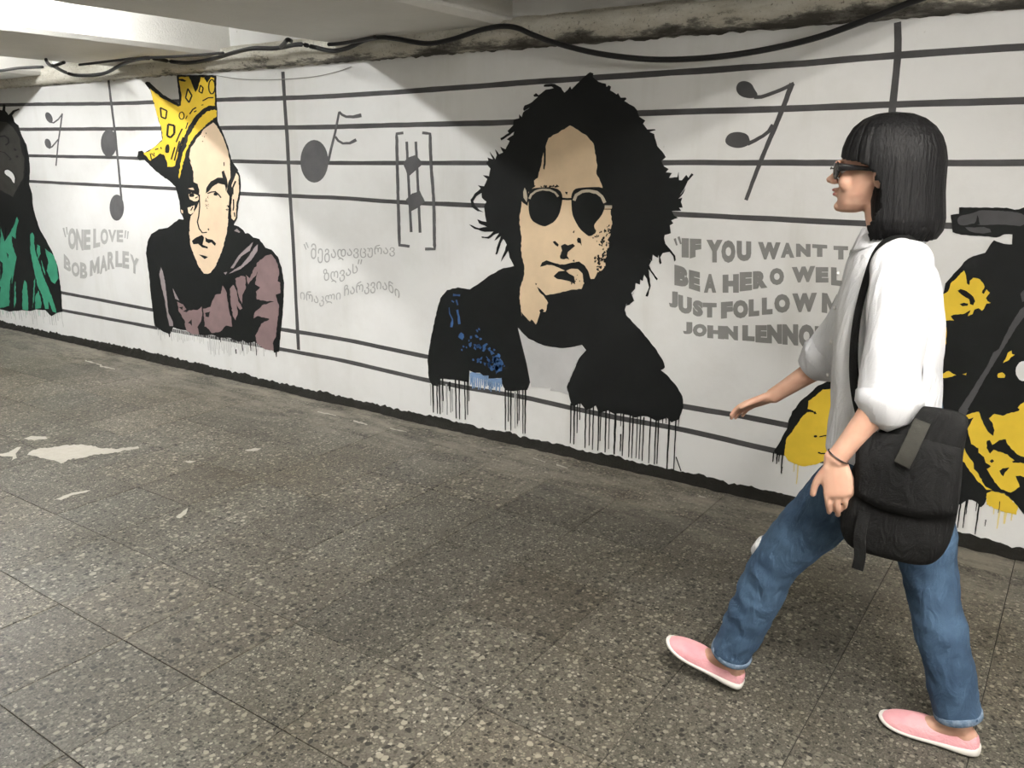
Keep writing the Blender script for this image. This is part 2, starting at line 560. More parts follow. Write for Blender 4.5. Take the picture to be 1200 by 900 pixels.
WARM = (1.0, 0.965, 0.915)
tube_lamp(-4.2, 1.35, 2.55, 'batten lamp in the ceiling recess nearest the crowned portrait', None, TUBE_POWER * 0.86)
tube_lamp(0.30, 0.10, 1.40, 'twin batten lamp in the ceiling recess behind the walking person', None, TUBE_POWER * 0.98, WARM, None, 0.10)
tube_lamp(-2.05, 0.40, 1.60, 'dim batten lamp added to brighten the ceiling recess above the sunglasses portrait', None, TUBE_POWER * 0.16, WARM)  # added lamp, only lifts the dark inside of this recess
tube_lamp(1.35, -0.60, 0.80, 'unseen hanging batten lamp added under the beam at the right, nearest the twin lamp', 2.07, TUBE_POWER * 0.25, WARM, BEAM_Z)  # added out of view, hung low to throw light along wall and recesses
tube_lamp(-6.42, 1.35, 2.55, 'batten lamp in the ceiling recess above the dreadlocked portrait', None, TUBE_POWER * 1.65)
tube_lamp(3.5, -0.30, 1.10, 'hanging batten lamp under the beam farthest to the right', 2.07, TUBE_POWER, WARM, BEAM_Z)
tube_lamp(-10.86, 0.6, 1.8, 'batten lamp in the ceiling recess farthest to the left', None, TUBE_POWER)


# ------------------------------------------------------------------ the mural (paint lies on the wall in thin coats)
COAT = 0.0009


def T(ox, oy, s, txt):
    """points read off an enlarged view: origin ox, oy, enlargement s"""
    out = []
    for q in txt.split():
        a, b = q.split(',')
        out.append((ox + float(a) / s, oy + float(b) / s))
    return out


def jag(pts, amp=0.5, step=3.0, seed=1):
    r = random.Random(seed)
    out = []
    n = len(pts)
    for i in range(n):
        a, b = pts[i], pts[(i + 1) % n]
        d = math.hypot(b[0] - a[0], b[1] - a[1])
        k = max(1, int(d / step))
        for t in range(k):
            u = t / k
            x, y = a[0] + (b[0] - a[0]) * u, a[1] + (b[1] - a[1]) * u
            if t and d > 0:
                o = r.uniform(-amp, amp)
                x += -(b[1] - a[1]) / d * o
                y += (b[0] - a[0]) / d * o
            out.append((x, y))
    return out


def stroke(pts, w, w2=None, wob=0.0, seed=3, cap=True):
    """outline of a brush stroke along pts, pixel width w to w2"""
    w2 = w if w2 is None else w2
    r = random.Random(seed)
    # resample
    P = []
    for i in range(len(pts) - 1):
        a, b = pts[i], pts[i + 1]
        d = math.hypot(b[0] - a[0], b[1] - a[1])
        k = max(1, int(d / max(4.0, w)))
        for t in range(k):
            P.append((a[0] + (b[0] - a[0]) * t / k, a[1] + (b[1] - a[1]) * t / k))
    P.append(pts[-1])
    n = len(P)
    Lf, Rt = [], []
    for i, p in enumerate(P):
        a, b = P[max(0, i - 1)], P[min(n - 1, i + 1)]
        d = math.hypot(b[0] - a[0], b[1] - a[1]) or 1
        nx, ny = -(b[1] - a[1]) / d, (b[0] - a[0]) / d
        ww = (w + (w2 - w) * i / max(1, n - 1)) / 2
        e1, e2 = ww * (1 + r.uniform(-wob, wob)), ww * (1 + r.uniform(-wob, wob))
        Lf.append((p[0] + nx * e1, p[1] + ny * e1))
        Rt.append((p[0] - nx * e2, p[1] - ny * e2))
    return Lf + Rt[::-1]


def ellipse(cx, cy, rx, ry, rot=0.0, n=28, jitter=0.0, seed=2):
    r = random.Random(seed)
    c, s = math.cos(rot), math.sin(rot)
    out = []
    for i in range(n):
        a = 2 * math.pi * i / n
        k = 1 + r.uniform(-jitter, jitter)
        x, y = rx * k * math.cos(a), ry * k * math.sin(a)
        out.append((cx + x * c - y * s, cy + x * s + y * c))
    return out


def smooth_closed(pts, it=1):
    for _ in range(it):
        q = []
        n = len(pts)
        for i in range(n):
            a, b = pts[i], pts[(i + 1) % n]
            q += [(0.75 * a[0] + 0.25 * b[0], 0.75 * a[1] + 0.25 * b[1]), (0.25 * a[0] + 0.75 * b[0], 0.25 * a[1] + 0.75 * b[1])]
        pts = q
    return pts


def area(p):
    return abs(sum(p[i - 1][0] * p[i][1] - p[i][0] * p[i - 1][1] for i in range(len(p)))) / 2


def coat(name, polys, mat, layer, parent=None, whole=False):
    """paint of one colour: every patch that can be told apart is a part, the specks stay together"""
    if len(polys) == 1 or whole:
        return coat_mesh(name, polys, mat, layer, parent)
    big = [p for p in polys if area(p) >= 30]
    small = [p for p in polys if area(p) < 30]
    o = None
    for i, p in enumerate(big):
        o = coat_mesh(name, [p], mat, layer + 0.04 * i, parent)
    if small:
        q = coat_mesh(name if not big else name + '_specks', small, mat, layer + (0.7 if big else 0.0), parent)
        if len(small) > 1:
            q['kind'] = 'stuff'
        o = o or q
    return o


def coat_mesh(name, polys, mat, layer, parent=None):
    """filled outlines on the wall with a real edge"""
    vs, fs = [], []
    yy = W - COAT * layer
    for poly in polys:
        co, ed, fa, _, _, _ = delaunay_2d_cdt([Vector(p) for p in poly], [], [list(range(len(poly)))], 1, 1e-5)
        o = len(vs)
        cnt = {}
        for f in fa:
            f = list(f)
            # orient so that the coat faces the corridor
            a, b, c = (co[f[0]], co[f[1]], co[f[2]])
            if (b[0] - a[0]) * (c[1] - a[1]) - (b[1] - a[1]) * (c[0] - a[0]) > 0:
                f.reverse()
            fs.append([o + i for i in f])
            for i in range(len(f)):
                e = (f[i], f[(i + 1) % len(f)])
                cnt[e] = cnt.get(e, 0) + 1
        pts = [at(c[0], c[1], W) for c in co]
        vs += [(p.x, yy, p.z) for p in pts]
        o2 = len(vs)
        vs += [(p.x, W - 0.0002, p.z) for p in pts]
        for (a, b) in cnt:
            if (b, a) not in cnt:
                fs.append([o + b, o + a, o2 + a, o2 + b])
    ob = mesh_obj(name, vs, fs, mat, parent)
    return ob


def mural(name, label, cat, group=None):
    o = empty(name)
    tag(o, label, cat, group)
    return o


def drips(spec, ox, oy, s, default_w=7, seed=5):
    """runs of paint: x, top, bottom, width in the enlarged view"""
    r = random.Random(seed)
    out = []
    for d in spec:
        x, a, b = d[:3]
        w = d[3] if len(d) > 3 else default_w
        px, pa, pb, pw = ox + x / s, oy + a / s, oy + b / s, w / s
        lean = (600 - px) / 3900.0
        k = 6
        pts = [(px + lean * (pb - pa) * t / k + (r.uniform(-0.22, 0.22) if 0 < t < k else 0), pa + (pb - pa) * t / k) for t in range(k + 1)]
        out.append(stroke(pts, pw * 1.25, pw * 0.7, 0.18, int(x) + seed))
    return out


def blobs(n, inside, rmin, rmax, seed, dens=None):
    r = random.Random(seed)
    xs = [p[0] for p in inside]; ys = [p[1] for p in inside]

    def isin(x, y):
        c = False
        m = len(inside)
        for i in range(m):
            (xa, ya), (xb, yb) = inside[i], inside[i - 1]
            if (ya > y) != (yb > y) and x < (xb - xa) * (y - ya) / (yb - ya) + xa:
                c = not c
        return c
    out = []
    g = 0
    while len(out) < n and g < n * 60:
        g += 1
        x, y = r.uniform(min(xs), max(xs)), r.uniform(min(ys), max(ys))
        if not isin(x, y):
            continue
        q = r.uniform(rmin, rmax)
        out.append(ellipse(x, y, q * r.uniform(0.5, 1.0), q * r.uniform(0.8, 1.7), r.uniform(-0.9, 0.9), 8, 0.4, g))
    return out


# ---- staff lines and bar lines
STAVE = 'painted staff lines'
LINE_W = 0.0265


def wall_stroke(name, pts, width, mat, label, cat, group, layer=1, wob=0.10, seed=1, run_on=None):
    """a brushed line of even real width along pixel points"""
    P = [at(x, y, W) for x, y in pts]
    if run_on is not None:          # the line goes on along the wall past the frame
        P += [Vector((P[-1].x + (run_on - P[-1].x) * k / 4, W, P[-1].z + 0.012 * noise.noise(Vector((k * 1.7, seed, 0))))) for k in range(1, 5)]
    Q = []
    for a, b in zip(P[:-1], P[1:]):
        k = max(1, int((b - a).length / 0.06))
        Q += [a.lerp(b, t / k) for t in range(k)]
    Q.append(P[-1])
    # soften the corners of the traced line
    for _ in range(3):
        Q = [Q[0]] + [(Q[i - 1] + Q[i] * 2 + Q[i + 1]) / 4 for i in range(1, len(Q) - 1)] + [Q[-1]]
    r = random.Random(seed)
    vs, fs = [], []
    for i, p in enumerate(Q):
        a, b = Q[max(0, i - 1)], Q[min(len(Q) - 1, i + 1)]
        t = (b - a).normalized()
        n = Vector((-t.z, 0, t.x))
        w = width / 2
        u = w * (1 + wob * noise.noise(Vector((p.x * 5, p.z * 5, seed))) + r.uniform(-0.05, 0.05))
        v = w * (1 + wob * noise.noise(Vector((p.x * 5, p.z * 5, seed + 9))) + r.uniform(-0.05, 0.05))
        c = Vector((p.x, W - COAT * layer, p.z))
        k0 = c + n * u; k1 = c - n * v
        vs += [(k0.x, W - 0.0002, k0.z), tuple(k0), tuple(k1), (k1.x, W - 0.0002, k1.z)]
    for i in range(len(Q) - 1):
        k = i * 4
        for q in range(3):
            fs.append((k + q, k + q + 1, k + q + 5, k + q + 4))
    o = mesh_obj(name, vs, fs, mat)
    tag(o, label, cat, group)
    return o


lines = [
    ([(-60, 124), (0, 123), (60, 122), (130, 121.5), (173, 120), (257, 117), (333, 115), (400, 112), (467, 108), (560, 101), (667, 93), (700, 91), (800, 84.5), (908, 77), (1054, 64.5), (1200, 55), (1290, 49)],
     'topmost dark staff line just below the moulding'),
    ([(-60, 151), (25, 151.5), (133, 151), (257, 150), (333, 149.5), (400, 148.5), (467, 146.5), (600, 143.5), (680, 137), (750, 132.5), (908, 128), (1054, 122), (1200, 118), (1290, 115)],
     'second dark staff line from the top'),
    ([(-60, 180), (35, 182.5), (133, 184.5), (273, 189), (340, 190.5), (400, 191), (500, 191), (567, 191), (779, 190.5), (983, 191), (1096, 191), (1200, 191), (1290, 190)],
     'third dark staff line from the top, running level behind the heads'),
    ([(-60, 208), (35, 212.5), (100, 216), (203, 221), (283, 227), (400, 232), (467, 237), (567, 241), (680, 246), (796, 251), (1012, 262), (1112, 264), (1200, 270), (1290, 274)],
     'fourth dark staff line from the top, level with the sunglasses'),
    ([(20, 333), (73, 343), (177, 363), (250, 375), (330, 386), (400, 397), (500, 418), (600, 438), (700, 457), (801, 476.5), (873, 488), (920, 498), (960, 506)],
     'fifth staff line, upper of the two low lines below the inscriptions'),
    ([(20, 354), (73, 363.5), (182, 384), (260, 397), (328, 409), (400, 422), (495, 444.6), (550, 455), (622, 467), (655, 475), (725, 490), (805, 504), (850, 515), (906, 528), (930, 533)],
     'lowest staff line running through the paint drips'),
]
for k, (pts, lab) in enumerate(lines):
    wall_stroke('staff_line', pts, LINE_W * (0.9 if k in (2, 3) else 1.0), M['line'], lab, 'painted line', STAVE, 1, 0.16, 11 + k, 4.6)
wall_stroke('bar_line', [(331.5, 84), (333, 115), (336, 150), (340, 230), (344.5, 300), (347, 355), (350, 410)], 0.031, M['line'],
            'upright bar line between the crowned portrait and the flagged note', 'painted line', 'painted bar lines', 1.2, 0.15, 31)
wall_stroke('bar_line', [(1052, 26), (1055, 50), (1053, 66), (1050, 80), (1045, 137), (1036, 230), (1028, 330)], 0.026, M['line'],
            'upright bar line above the walking person', 'painted line', 'painted bar lines', 1.2, 0.25, 32)

# ---- notes and rests
NOTES = 'painted music notes'
n1 = mural('music_note', 'grey pair of tall note heads on one thin stem left of the crown', 'music note', NOTES)
coat('note_head', [ellipse(127.7, 167.7, 9.3, 16, 0)], M['line_pale'], 2.2, n1)
coat('note_head', [ellipse(137, 243.3, 8.3, 15.3, 0)], M['line_pale'], 2.2, n1)
coat('stem', [stroke([(127, 92), (131, 125), (135.5, 160), (139.5, 200), (142.7, 236)], 2.3, 2.1, 0.1)], M['line_pale'], 2.4, n1)

n2 = mural('music_note', 'grey note with a big oval head and two flags right of the bar line', 'music note', NOTES)
coat('note_head', [ellipse(368.5, 189, 16.2, 25, 0)], M['line_pale'], 2.2, n2)
coat('stem', [stroke([(384, 193), (388, 175), (393, 155), (397.6, 131)], 2.8, 2.2)], M['line_pale'], 2.4, n2)
coat('flag', [stroke([(397.5, 131), (401, 134.5), (406, 136.8), (414, 137), (423.5, 135)], 2.4, 4.4, 0.1)], M['line_pale'], 2.6, n2)
coat('flag', [stroke([(393, 160), (396.5, 165), (402, 168), (410, 167.8), (417.5, 163.8)], 2.4, 3.6, 0.1)], M['line_pale'], 2.6, n2)

n3 = mural('music_sharp', 'grey sharp sign with two diamond bars in tall square brackets', 'music sign')
C3 = (300, 0, 3)
coat('bracket', [stroke(T(*C3, '518,467 495,470 497,580 500,700 503,800 505,862 540,866'), 3.3, None, 0.12)], M['line_pale'], 2.2, n3)
coat('bracket', [stroke(T(*C3, '585,467 612,470 614,540 617,600 625,700 627,790 628,875 595,875'), 3.3, None, 0.12)], M['line_pale'], 2.2, n3)
coat('upright', [stroke(T(*C3, '530,498 538,660 546,816'), 2.8, None, 0.1)], M['line_pale'], 2.2, n3)
coat('upright', [stroke(T(*C3, '562,498 570,660 577,818'), 2.8, None, 0.1)], M['line_pale'], 2.2, n3)
coat('diamond', [jag(T(*C3, '518,572 540,552 562,545 588,574 560,600 535,622'), 0.4, 4)], M['line_pale'], 2.4, n3)
coat('diamond', [jag(T(*C3, '528,702 550,680 576,671 594,710 570,730 545,743'), 0.4, 4)], M['line_pale'], 2.4, n3)

G = (830, 80, 5.294)
n4 = mural('music_rest', 'large dark rest sign with two round heads on a slanting stem', 'music sign', 'painted rests')
coat('rest_head', [smooth_closed(T(*G, '170,130 185,88 225,76 268,92 290,135 308,160 300,183 250,188 195,172'), 2)], M['line'], 2.2, n4)
coat('rest_head', [smooth_closed(T(*G, '102,450 125,405 185,392 245,408 258,445 262,470 215,493 165,495 120,478'), 2)], M['line'], 2.2, n4)
coat('stem', [stroke(T(*G, '520,95 470,230 430,330 370,470 300,640 235,818'), 6.0, 4.2, 0.08)], M['line'], 2.5, n4)
coat('hook', [stroke(T(*G, '285,180 330,178 390,158 460,130 505,108 532,94'), 4.4, 4.0, 0.06)], M['line'], 2.7, n4)
coat('hook', [stroke(T(*G, '245,470 290,448 340,420 375,392 400,350'), 4.4, 4.0, 0.06)], M['line'], 2.7, n4)

E1 = (0, 115, 6.43)
n5 = mural('music_rest', 'small pale grey rest sign beside the dreadlocked portrait', 'music sign', 'painted rests')
coat('rest_head', [ellipse(*T(*E1, '370,146')[0], 3.6, 6.6, -0.45)], M['line_pale'], 2.2, n5)
coat('rest_head', [ellipse(*T(*E1, '362,342')[0], 3.4, 5.8, -0.3)], M['line_pale'], 2.2, n5)
coat('stem', [stroke(T(*E1, '470,115 455,230 440,330 423,510'), 1.5, 1.2)], M['line_pale'], 2.5, n5)
coat('hook', [stroke(T(*E1, '375,180 405,186 440,160 470,120'), 1.8, 1.2)], M['line_pale'], 2.7, n5)
coat('hook', [stroke(T(*E1, '370,378 395,365 445,305'), 1.8, 1.2)], M['line_pale'], 2.7, n5)


# ---- inscriptions
def glyph(ch, bold):
    return GLYPHS[(ch, bold)]


def lettering(name, items, mat, parent, layer=2.0):
    """items: glyph verts/faces and a mapping from the unit box to pixels"""
    vs, fs = [], []
    for (v, f, mp) in items:
        o = len(vs)
        for q in v:
            x, y = mp(q)
            p = at(x, y, W)
            vs.append((p.x, W - COAT * layer, p.z))
        for g in f:
            a, b, c = vs[o + g[0]], vs[o + g[1]], vs[o + g[2]]
            g = [o + i for i in g]
            if (b[0] - a[0]) * (c[2] - a[2]) - (b[2] - a[2]) * (c[0] - a[0]) < 0:
                g.reverse()
            fs.append(g)
    o = mesh_obj(name, vs, fs, mat, parent)
    if name == 'script_line':
        o['kind'] = 'stuff'
    return o


def letters(items, mat, parent):
    for it in items:
        lettering('letter', [it], mat, parent)


def block_letter(ch, x0, x1, tl, tr, bl, br, bold=BOLD, slant=0.0):
    v, f = glyph(ch, bold)
    xa, xb = min(p[0] for p in v), max(p[0] for p in v)
    ya, yb = min(p[1] for p in v), max(p[1] for p in v)

    def mp(p):
        u, w = (p[0] - xa) / (xb - xa), (p[1] - ya) / (yb - ya)
        top, bot = tl + (tr - tl) * u, bl + (br - bl) * u
        return (x0 + (x1 - x0) * u + slant * (w - 0.5), bot + (top - bot) * w)
    return v, f, mp


def line_of(txt, spec, bold=BOLD):
    out = []
    for ch, s in zip(txt, spec):
        if len(s) == 4:
            x0, x1, a, b = s
            out.append(block_letter(ch, x0, x1, a, a, b, b, bold))
        else:
            x0, x1, a, a2, b, b2 = s
            out.append(block_letter(ch, x0, x1, a, a2, b, b2, bold))
    return out


q1 = mural('inscription', 'four rows of bold grey capitals in front of the walking person', 'lettering', 'painted inscriptions')
letters(line_of('IFYOUWANTTO', [(799, 807.5, 279, 279.3, 301.5, 302), (808.5, 822, 279.5, 280, 303, 299), (828, 847, 281, 307.5), (845.5, 862, 281.5, 308), (863.5, 880.5, 282, 283, 305.5, 306.5),
          (888.5, 915, 283.5, 284, 304, 304), (915, 931, 284, 285, 302, 302), (933, 950, 285.5, 286, 301, 301), (952, 969.5, 286, 287, 301, 301), (977, 994, 288, 288.5, 304, 304), (995, 1015, 288.5, 308)]), M['text_dark'], q1)
letters(line_of('BEAHEROWELL', [(790.5, 807, 310, 314, 334, 337), (807.5, 820.5, 316, 319, 338, 342), (825, 839.5, 321, 343), (847, 866, 322, 321, 343, 343), (867, 881.5, 319, 318.5, 341.5, 340), (882.5, 899.5, 318, 317, 339, 337),
          (902, 919, 314, 334), (928, 955.5, 313, 311.5, 331.5, 330), (956, 971, 313, 313, 331, 331), (974, 988, 313, 314, 334, 335.5), (990, 1003, 316, 317, 337, 339)]), M['text_dark'], q1)
letters(line_of('JUSTFOLLOWME', [(784, 794.5, 341, 342, 359, 362), (795, 811, 345, 349, 366, 369), (812, 824, 351, 353, 370, 371.5), (823.5, 840, 354.5, 355, 372, 372), (845, 859, 354, 353, 373.5, 372), (859, 877, 351.5, 373),
          (877.5, 890, 351, 350, 371, 370), (893, 905.5, 349, 348, 369, 368), (907.5, 926, 344.5, 366.5), (928.5, 957.5, 344, 343, 366, 365), (963, 987, 343, 345.5, 366, 370), (990, 1003, 346, 348, 371, 373)]), M['text_dark'], q1)
letters(line_of('JOHNLENNON', [(800.5, 811.5, 377, 377.5, 391, 392), (812, 828.5, 379.5, 394.5), (829, 848.5, 381, 382, 396, 397.5), (848.5, 865, 382, 382, 397, 399), (870, 884.5, 381, 381, 399, 400), (885.5, 899, 381, 381, 401, 402),
          (899, 916.5, 380.5, 380, 402, 403), (917, 935.5, 380, 380, 403.5, 405), (936, 954.5, 380, 407.5), (955, 974.5, 382, 383, 407, 410)]), M['text_dark'], q1)
coat('quotation_mark', [stroke([(790.8, 279.5), (793.3, 287.5)], 2.6, 1.8), stroke([(795.3, 277.3), (798, 286)], 2.8, 1.8)], M['text_dark'], 2, q1)

q2 = mural('inscription', 'two rows of pale grey capitals between the dreadlocked and crowned portraits', 'lettering', 'painted inscriptions')
letters(line_of('ONELOVE', [(80, 89.5, 267, 267, 292, 293), (89.3, 98, 268, 269, 293, 293.5), (98.3, 106.3, 269, 269, 293, 292.5), (109.5, 117.5, 268, 268, 291, 289), (118, 127, 268, 286.5), (127, 136.5, 269, 269.5, 284, 283.5), (137, 144.5, 269.5, 269.5, 283.5, 284)], BOLD_PALE), M['text_pale'], q2)
letters(line_of('BOBMARLEY', [(75, 83.5, 297, 306, 314, 320), (84, 93.5, 306.5, 308, 323, 325.5), (94, 102.5, 307, 309, 326, 327), (105.5, 117, 306, 300, 324, 320), (117.2, 126, 301, 297.5, 321.5, 317),
          (126.3, 134.5, 295.5, 294, 316, 315), (135.5, 143.5, 294, 294, 313, 313), (143.7, 151.5, 294, 295, 314, 315), (152.5, 163, 297, 304, 318, 323)], BOLD_PALE), M['text_pale'], q2)
coat('quotation_mark', [stroke([(74.5, 267), (77, 278)], 2.0, 1.2), stroke([(78, 266), (79, 275)], 1.6, 1.0), stroke([(147.5, 270), (146.5, 279)], 1.4, 1.0), stroke([(150.3, 271), (149.3, 280)], 1.4, 1.0)], M['text_pale'], 2, q2)


def flowing(txt, base_pts, top_pts, x0, x1, bold=THIN):
    v, f = glyph(txt, bold)
    xa, xb = min(p[0] for p in v), max(p[0] for p in v)
    XH = 0.52

    def interp(pts, x):
        for a, b in zip(pts[:-1], pts[1:]):
            if x <= b[0]:
                return a[1] + (b[1] - a[1]) * (x - a[0]) / (b[0] - a[0])
        return pts[-1][1]

    def mp(p):
        x = x0 + (x1 - x0) * (p[0] - xa) / (xb - xa)
        b, t = interp(base_pts, x), interp(top_pts, x)
        return (x, b + (t - b) * p[1] / XH)
    return v, f, mp


q3 = mural('inscription', 'three curving rows of pale grey Georgian script below the flagged note', 'lettering', 'painted inscriptions')
lettering('script_line', [flowing('მეგადავცურავ', [(364, 303.5), (395, 302), (415, 299), (440, 298), (463, 297)], [(364, 291), (395, 292.5), (415, 291.5), (440, 290.5), (463, 290)], 364.5, 463)], M['text_pale'], q3)
lettering('script_line', [flowing('ზღვას', [(379, 329.5), (400, 326), (410, 322.5), (421, 318.5)], [(379, 320), (400, 317), (410, 314.5), (421, 310.5)], 379, 419.5)], M['text_pale'], q3)
lettering('script_line', [flowing('ირაკლი', [(352, 350), (365, 353.5), (375, 356), (385, 353), (400, 350.5)], [(352, 342), (365, 345.5), (375, 348), (385, 346), (400, 342.5)], 352, 399.5),
                        flowing('ჩარკვიანი', [(403, 347), (415, 344), (430, 340.5), (445, 338.5), (455, 340.5), (469, 350)], [(403, 338.5), (415, 335.5), (430, 332), (445, 330), (455, 332), (469, 341.5)], 403.5, 468.5)], M['text_pale'], q3)
coat('quotation_mark', [stroke([(356.5, 286), (359, 292.5)], 1.4, 1.0), stroke([(358.8, 284), (361.3, 290.5)], 1.4, 1.0), stroke([(421, 304), (419.8, 309.5)], 1.3, 1.0), stroke([(424, 304), (422.8, 309.5)], 1.3, 1.0)], M['text_pale'], 2, q3)

# ---- portrait with the sunglasses
pc = mural('mural_portrait', 'stencil portrait of a man with bushy black hair and round sunglasses', 'mural', 'stencil portraits')
c1, c2, c3, c4 = (540, 80, 6), (670, 80, 6), (540, 220, 6), (670, 220, 6)
c5, c6, c7, c8 = (495, 330, 5.625), (645, 340, 5.625), (495, 430, 7.5), (645, 450, 7.5)
sil = (T(*c1, '895,38 835,95 780,150 770,128 755,150 730,172 705,135 660,110 600,112 585,118 586,130 640,128 655,140 600,150 548,190 530,175 512,190 518,200 545,200 500,240 450,262 440,285 445,300 490,275 440,310 430,345 412,325 412,352 375,360 370,400 330,440 340,455 280,492 286,507 345,470 378,445 370,470 325,500 345,512 325,550 316,570 280,552 300,592 270,605 243,572 255,612 243,642 205,588 228,640 190,628 196,652 180,665 210,705 200,760 158,752 188,778 165,830 122,822 152,862')
       + T(*c3, '142,5 100,40 70,85 78,135 120,165 160,172 130,155 100,125 88,95 110,60 148,35 150,70 182,98 165,132 172,192 182,240 150,235 118,222 130,250 185,275 130,285 60,258 100,290 170,310 232,308 190,345 148,342 150,352 195,358 245,325 272,318 238,372 285,338 262,400 245,468 255,468 280,395 300,360 310,370 325,400 285,515 335,440 345,490 375,550')
       + T(*c3, '300,565 215,610 140,665 65,715')
       + T(*c5, '275,45 235,38 165,55 120,110 85,240 50,420 35,520 45,640 65,682 105,690 115,640 150,640 180,645 240,650 305,662 310,585 345,600 380,600 430,640 525,635 520,660 535,690 548,715 600,722 650,715 690,715 712,660 690,540 650,380 630,300 700,375 800,420 900,437')
       + T(*c6, '100,381 160,372 210,360 237,395 215,420 190,450 150,540 110,640 125,700 140,760 160,765 200,745 235,790 270,780 300,760 320,812 380,792 420,815 470,812 510,822 560,840 600,830 640,832 700,862 740,850 770,842 800,872 850,850 877,770 870,700 830,630 770,560 728,527 745,520 755,508 748,478 690,380 600,270 500,165 490,130 500,90 520,95 552,70 535,40 550,15')
       + T(*c4, '382,830 410,822 400,775 440,797 420,740 445,712 450,670 480,680 482,645 500,655 510,610 530,640 545,700 520,762 535,765 556,690 545,620 540,570 600,650 605,640 560,580 545,545 560,515 532,488 565,515 570,470 605,492 612,470 615,520 622,538 632,530 622,490 640,460 690,450 715,480 722,518 732,510 728,478 700,442 660,395 650,355 655,332 697,320 690,265 715,250 700,230 748,212 720,195 705,165 770,162 755,140 780,140 768,100 778,70 750,78 785,40 800,5')
       + T(*c2, '755,900 790,850 815,795 857,748 845,738 822,772 806,750 775,788 755,786 752,730 744,765 685,770 705,737 662,732 682,708 650,690 632,650 662,625 648,600 600,545 610,580 585,490 580,462 548,448 590,436 585,428 532,430 502,390 517,368 475,340 460,295 440,270 425,262 370,230 386,216 380,206 345,207 326,175 318,185 270,155 277,130 262,120 245,132 240,108 190,95 150,62 152,35 130,28'))
coat('black_silhouette', [jag(sil, 0.35, 3.2, 5)], M['black'], 3, pc)
face = (T(*c1, '770,402 700,445 620,490 600,545 577,620 562,700 545,770 518,790 520,835')
        + T(*c3, '478,30 480,90 472,128 430,95 425,150 415,210 420,290 430,360 425,440 440,520 450,570 440,650 420,700 415,780 425,830 430,900')
        + T(*c5, '650,90 645,130 655,200 690,240 712,262 720,248 750,282 770,230 780,195 812,200 830,140 800,90')
        + T(*c3, '600,755 650,748 700,738 760,722 800,715 850,712 862,680 885,650')
        + T(*c4, '100,640 120,642 160,640 180,600 215,580 240,545 235,500 250,480 245,450 268,400 262,360 275,330 270,300 287,255 275,170 285,140 235,122')
        + T(*c2, '218,832 200,790 175,740 182,680 165,580 155,530 120,490 95,465 60,445 30,425'))
coat('face_patch', [jag(face, 0.55, 2.6, 9)], M['skin_tan'], 4, pc)
coat('tee_shirt', [T(*c5, '632,306 700,380 800,424 900,440') + T(*c6, '100,385 160,376 206,364 230,396 185,450 146,540 107,640 118,690 60,668 0,662') + T(*c5, '850,700 720,692 712,660 690,540 650,380')], M['tee'], 4, pc)
gl = coat('sunglasses', [smooth_closed(T(*c3, '480,90 478,30 500,5 560,-2 640,-5 700,15 720,60 712,120 695,190 660,240 620,262 590,274 540,255 500,228 480,170'), 1),
                         smooth_closed(T(*c4, '0,95 0,50 20,10 60,0 140,-5 215,-5 260,30 285,90 285,112 240,118 232,150 210,200 165,250 158,275 180,312 130,345 100,325 60,290 25,230 5,180'), 1),
                         stroke(T(*c3, '700,76 750,80 800,78'), 2.6), stroke(T(*c4, '225,150 290,150'), 1.0),
                         jag(T(*c3, '735,28 755,30 748,50'), 0.2, 2)], M['black'], 5, pc, True)
coat('lens_rim', [stroke(T(*c3, '486,78 498,50 530,24 580,12 630,16 668,34 688,62'), 2.6, 2.2, 0.2),
                  stroke(T(*c4, '20,90 35,52 75,26 130,22 180,32 215,60 236,106'), 3.6, 3.4, 0.2),
                  T(*c4, '236,124 285,124 285,141 236,141'), T(*c3, '452,0 462,20 472,70 466,100 445,70 443,30')], M['rim'], 6, gl)
coat('feature', [jag(p, 0.25, 2.2, 3) for p in (
    T(*c3, '650,380 665,374 690,398 686,413 668,402'),
    T(*c3, '708,408 735,394 755,405 790,393 806,408 775,435 755,452 750,480 765,503 745,496 730,503 703,497 700,480 716,440'),
    T(*c3, '828,350 845,355 852,405 845,390 825,385 820,365'), T(*c3, '790,312 802,300 798,318'), T(*c3, '788,512 800,505 802,520'),
    T(*c3, '562,555 575,525 605,510 650,525 700,540 740,538 790,525 835,518 875,548 900,590 915,640 905,690 875,645 858,600 830,570 780,568 740,585 700,565 650,545 610,540 585,550'),
    T(*c3, '656,622 690,588 740,582 765,605 800,625 806,678 770,658 720,646 680,640'),
    T(*c4, '5,535 40,522 80,543 105,590 122,640 100,685 85,660 80,600 45,570 10,560'),
    T(*c3, '540,698 552,705 605,758 595,765 560,735'), T(*c3, '528,670 538,675 532,684'),
    T(*c3, '555,862 575,850 590,862 565,880'),
    T(*c1, '586,560 600,560 600,650 592,712 584,708 588,640'))]
    + blobs(70, T(*c4, '150,350 270,260 275,400 250,540 190,610 165,520 230,440'), 0.5, 1.3, 4)
    + blobs(16, T(*c4, '160,480 230,470 210,560 165,530'), 0.6, 1.5, 8) + blobs(14, T(*c4, '0,620 60,610 60,660 0,680'), 0.4, 0.9, 12)
    + blobs(14, T(*c1, '520,826 690,826 690,838 520,838'), 0.6, 1.2, 15) + blobs(16, T(*c4, '60,290 180,300 130,345'), 0.7, 1.3, 21), M['black'], 6, pc)
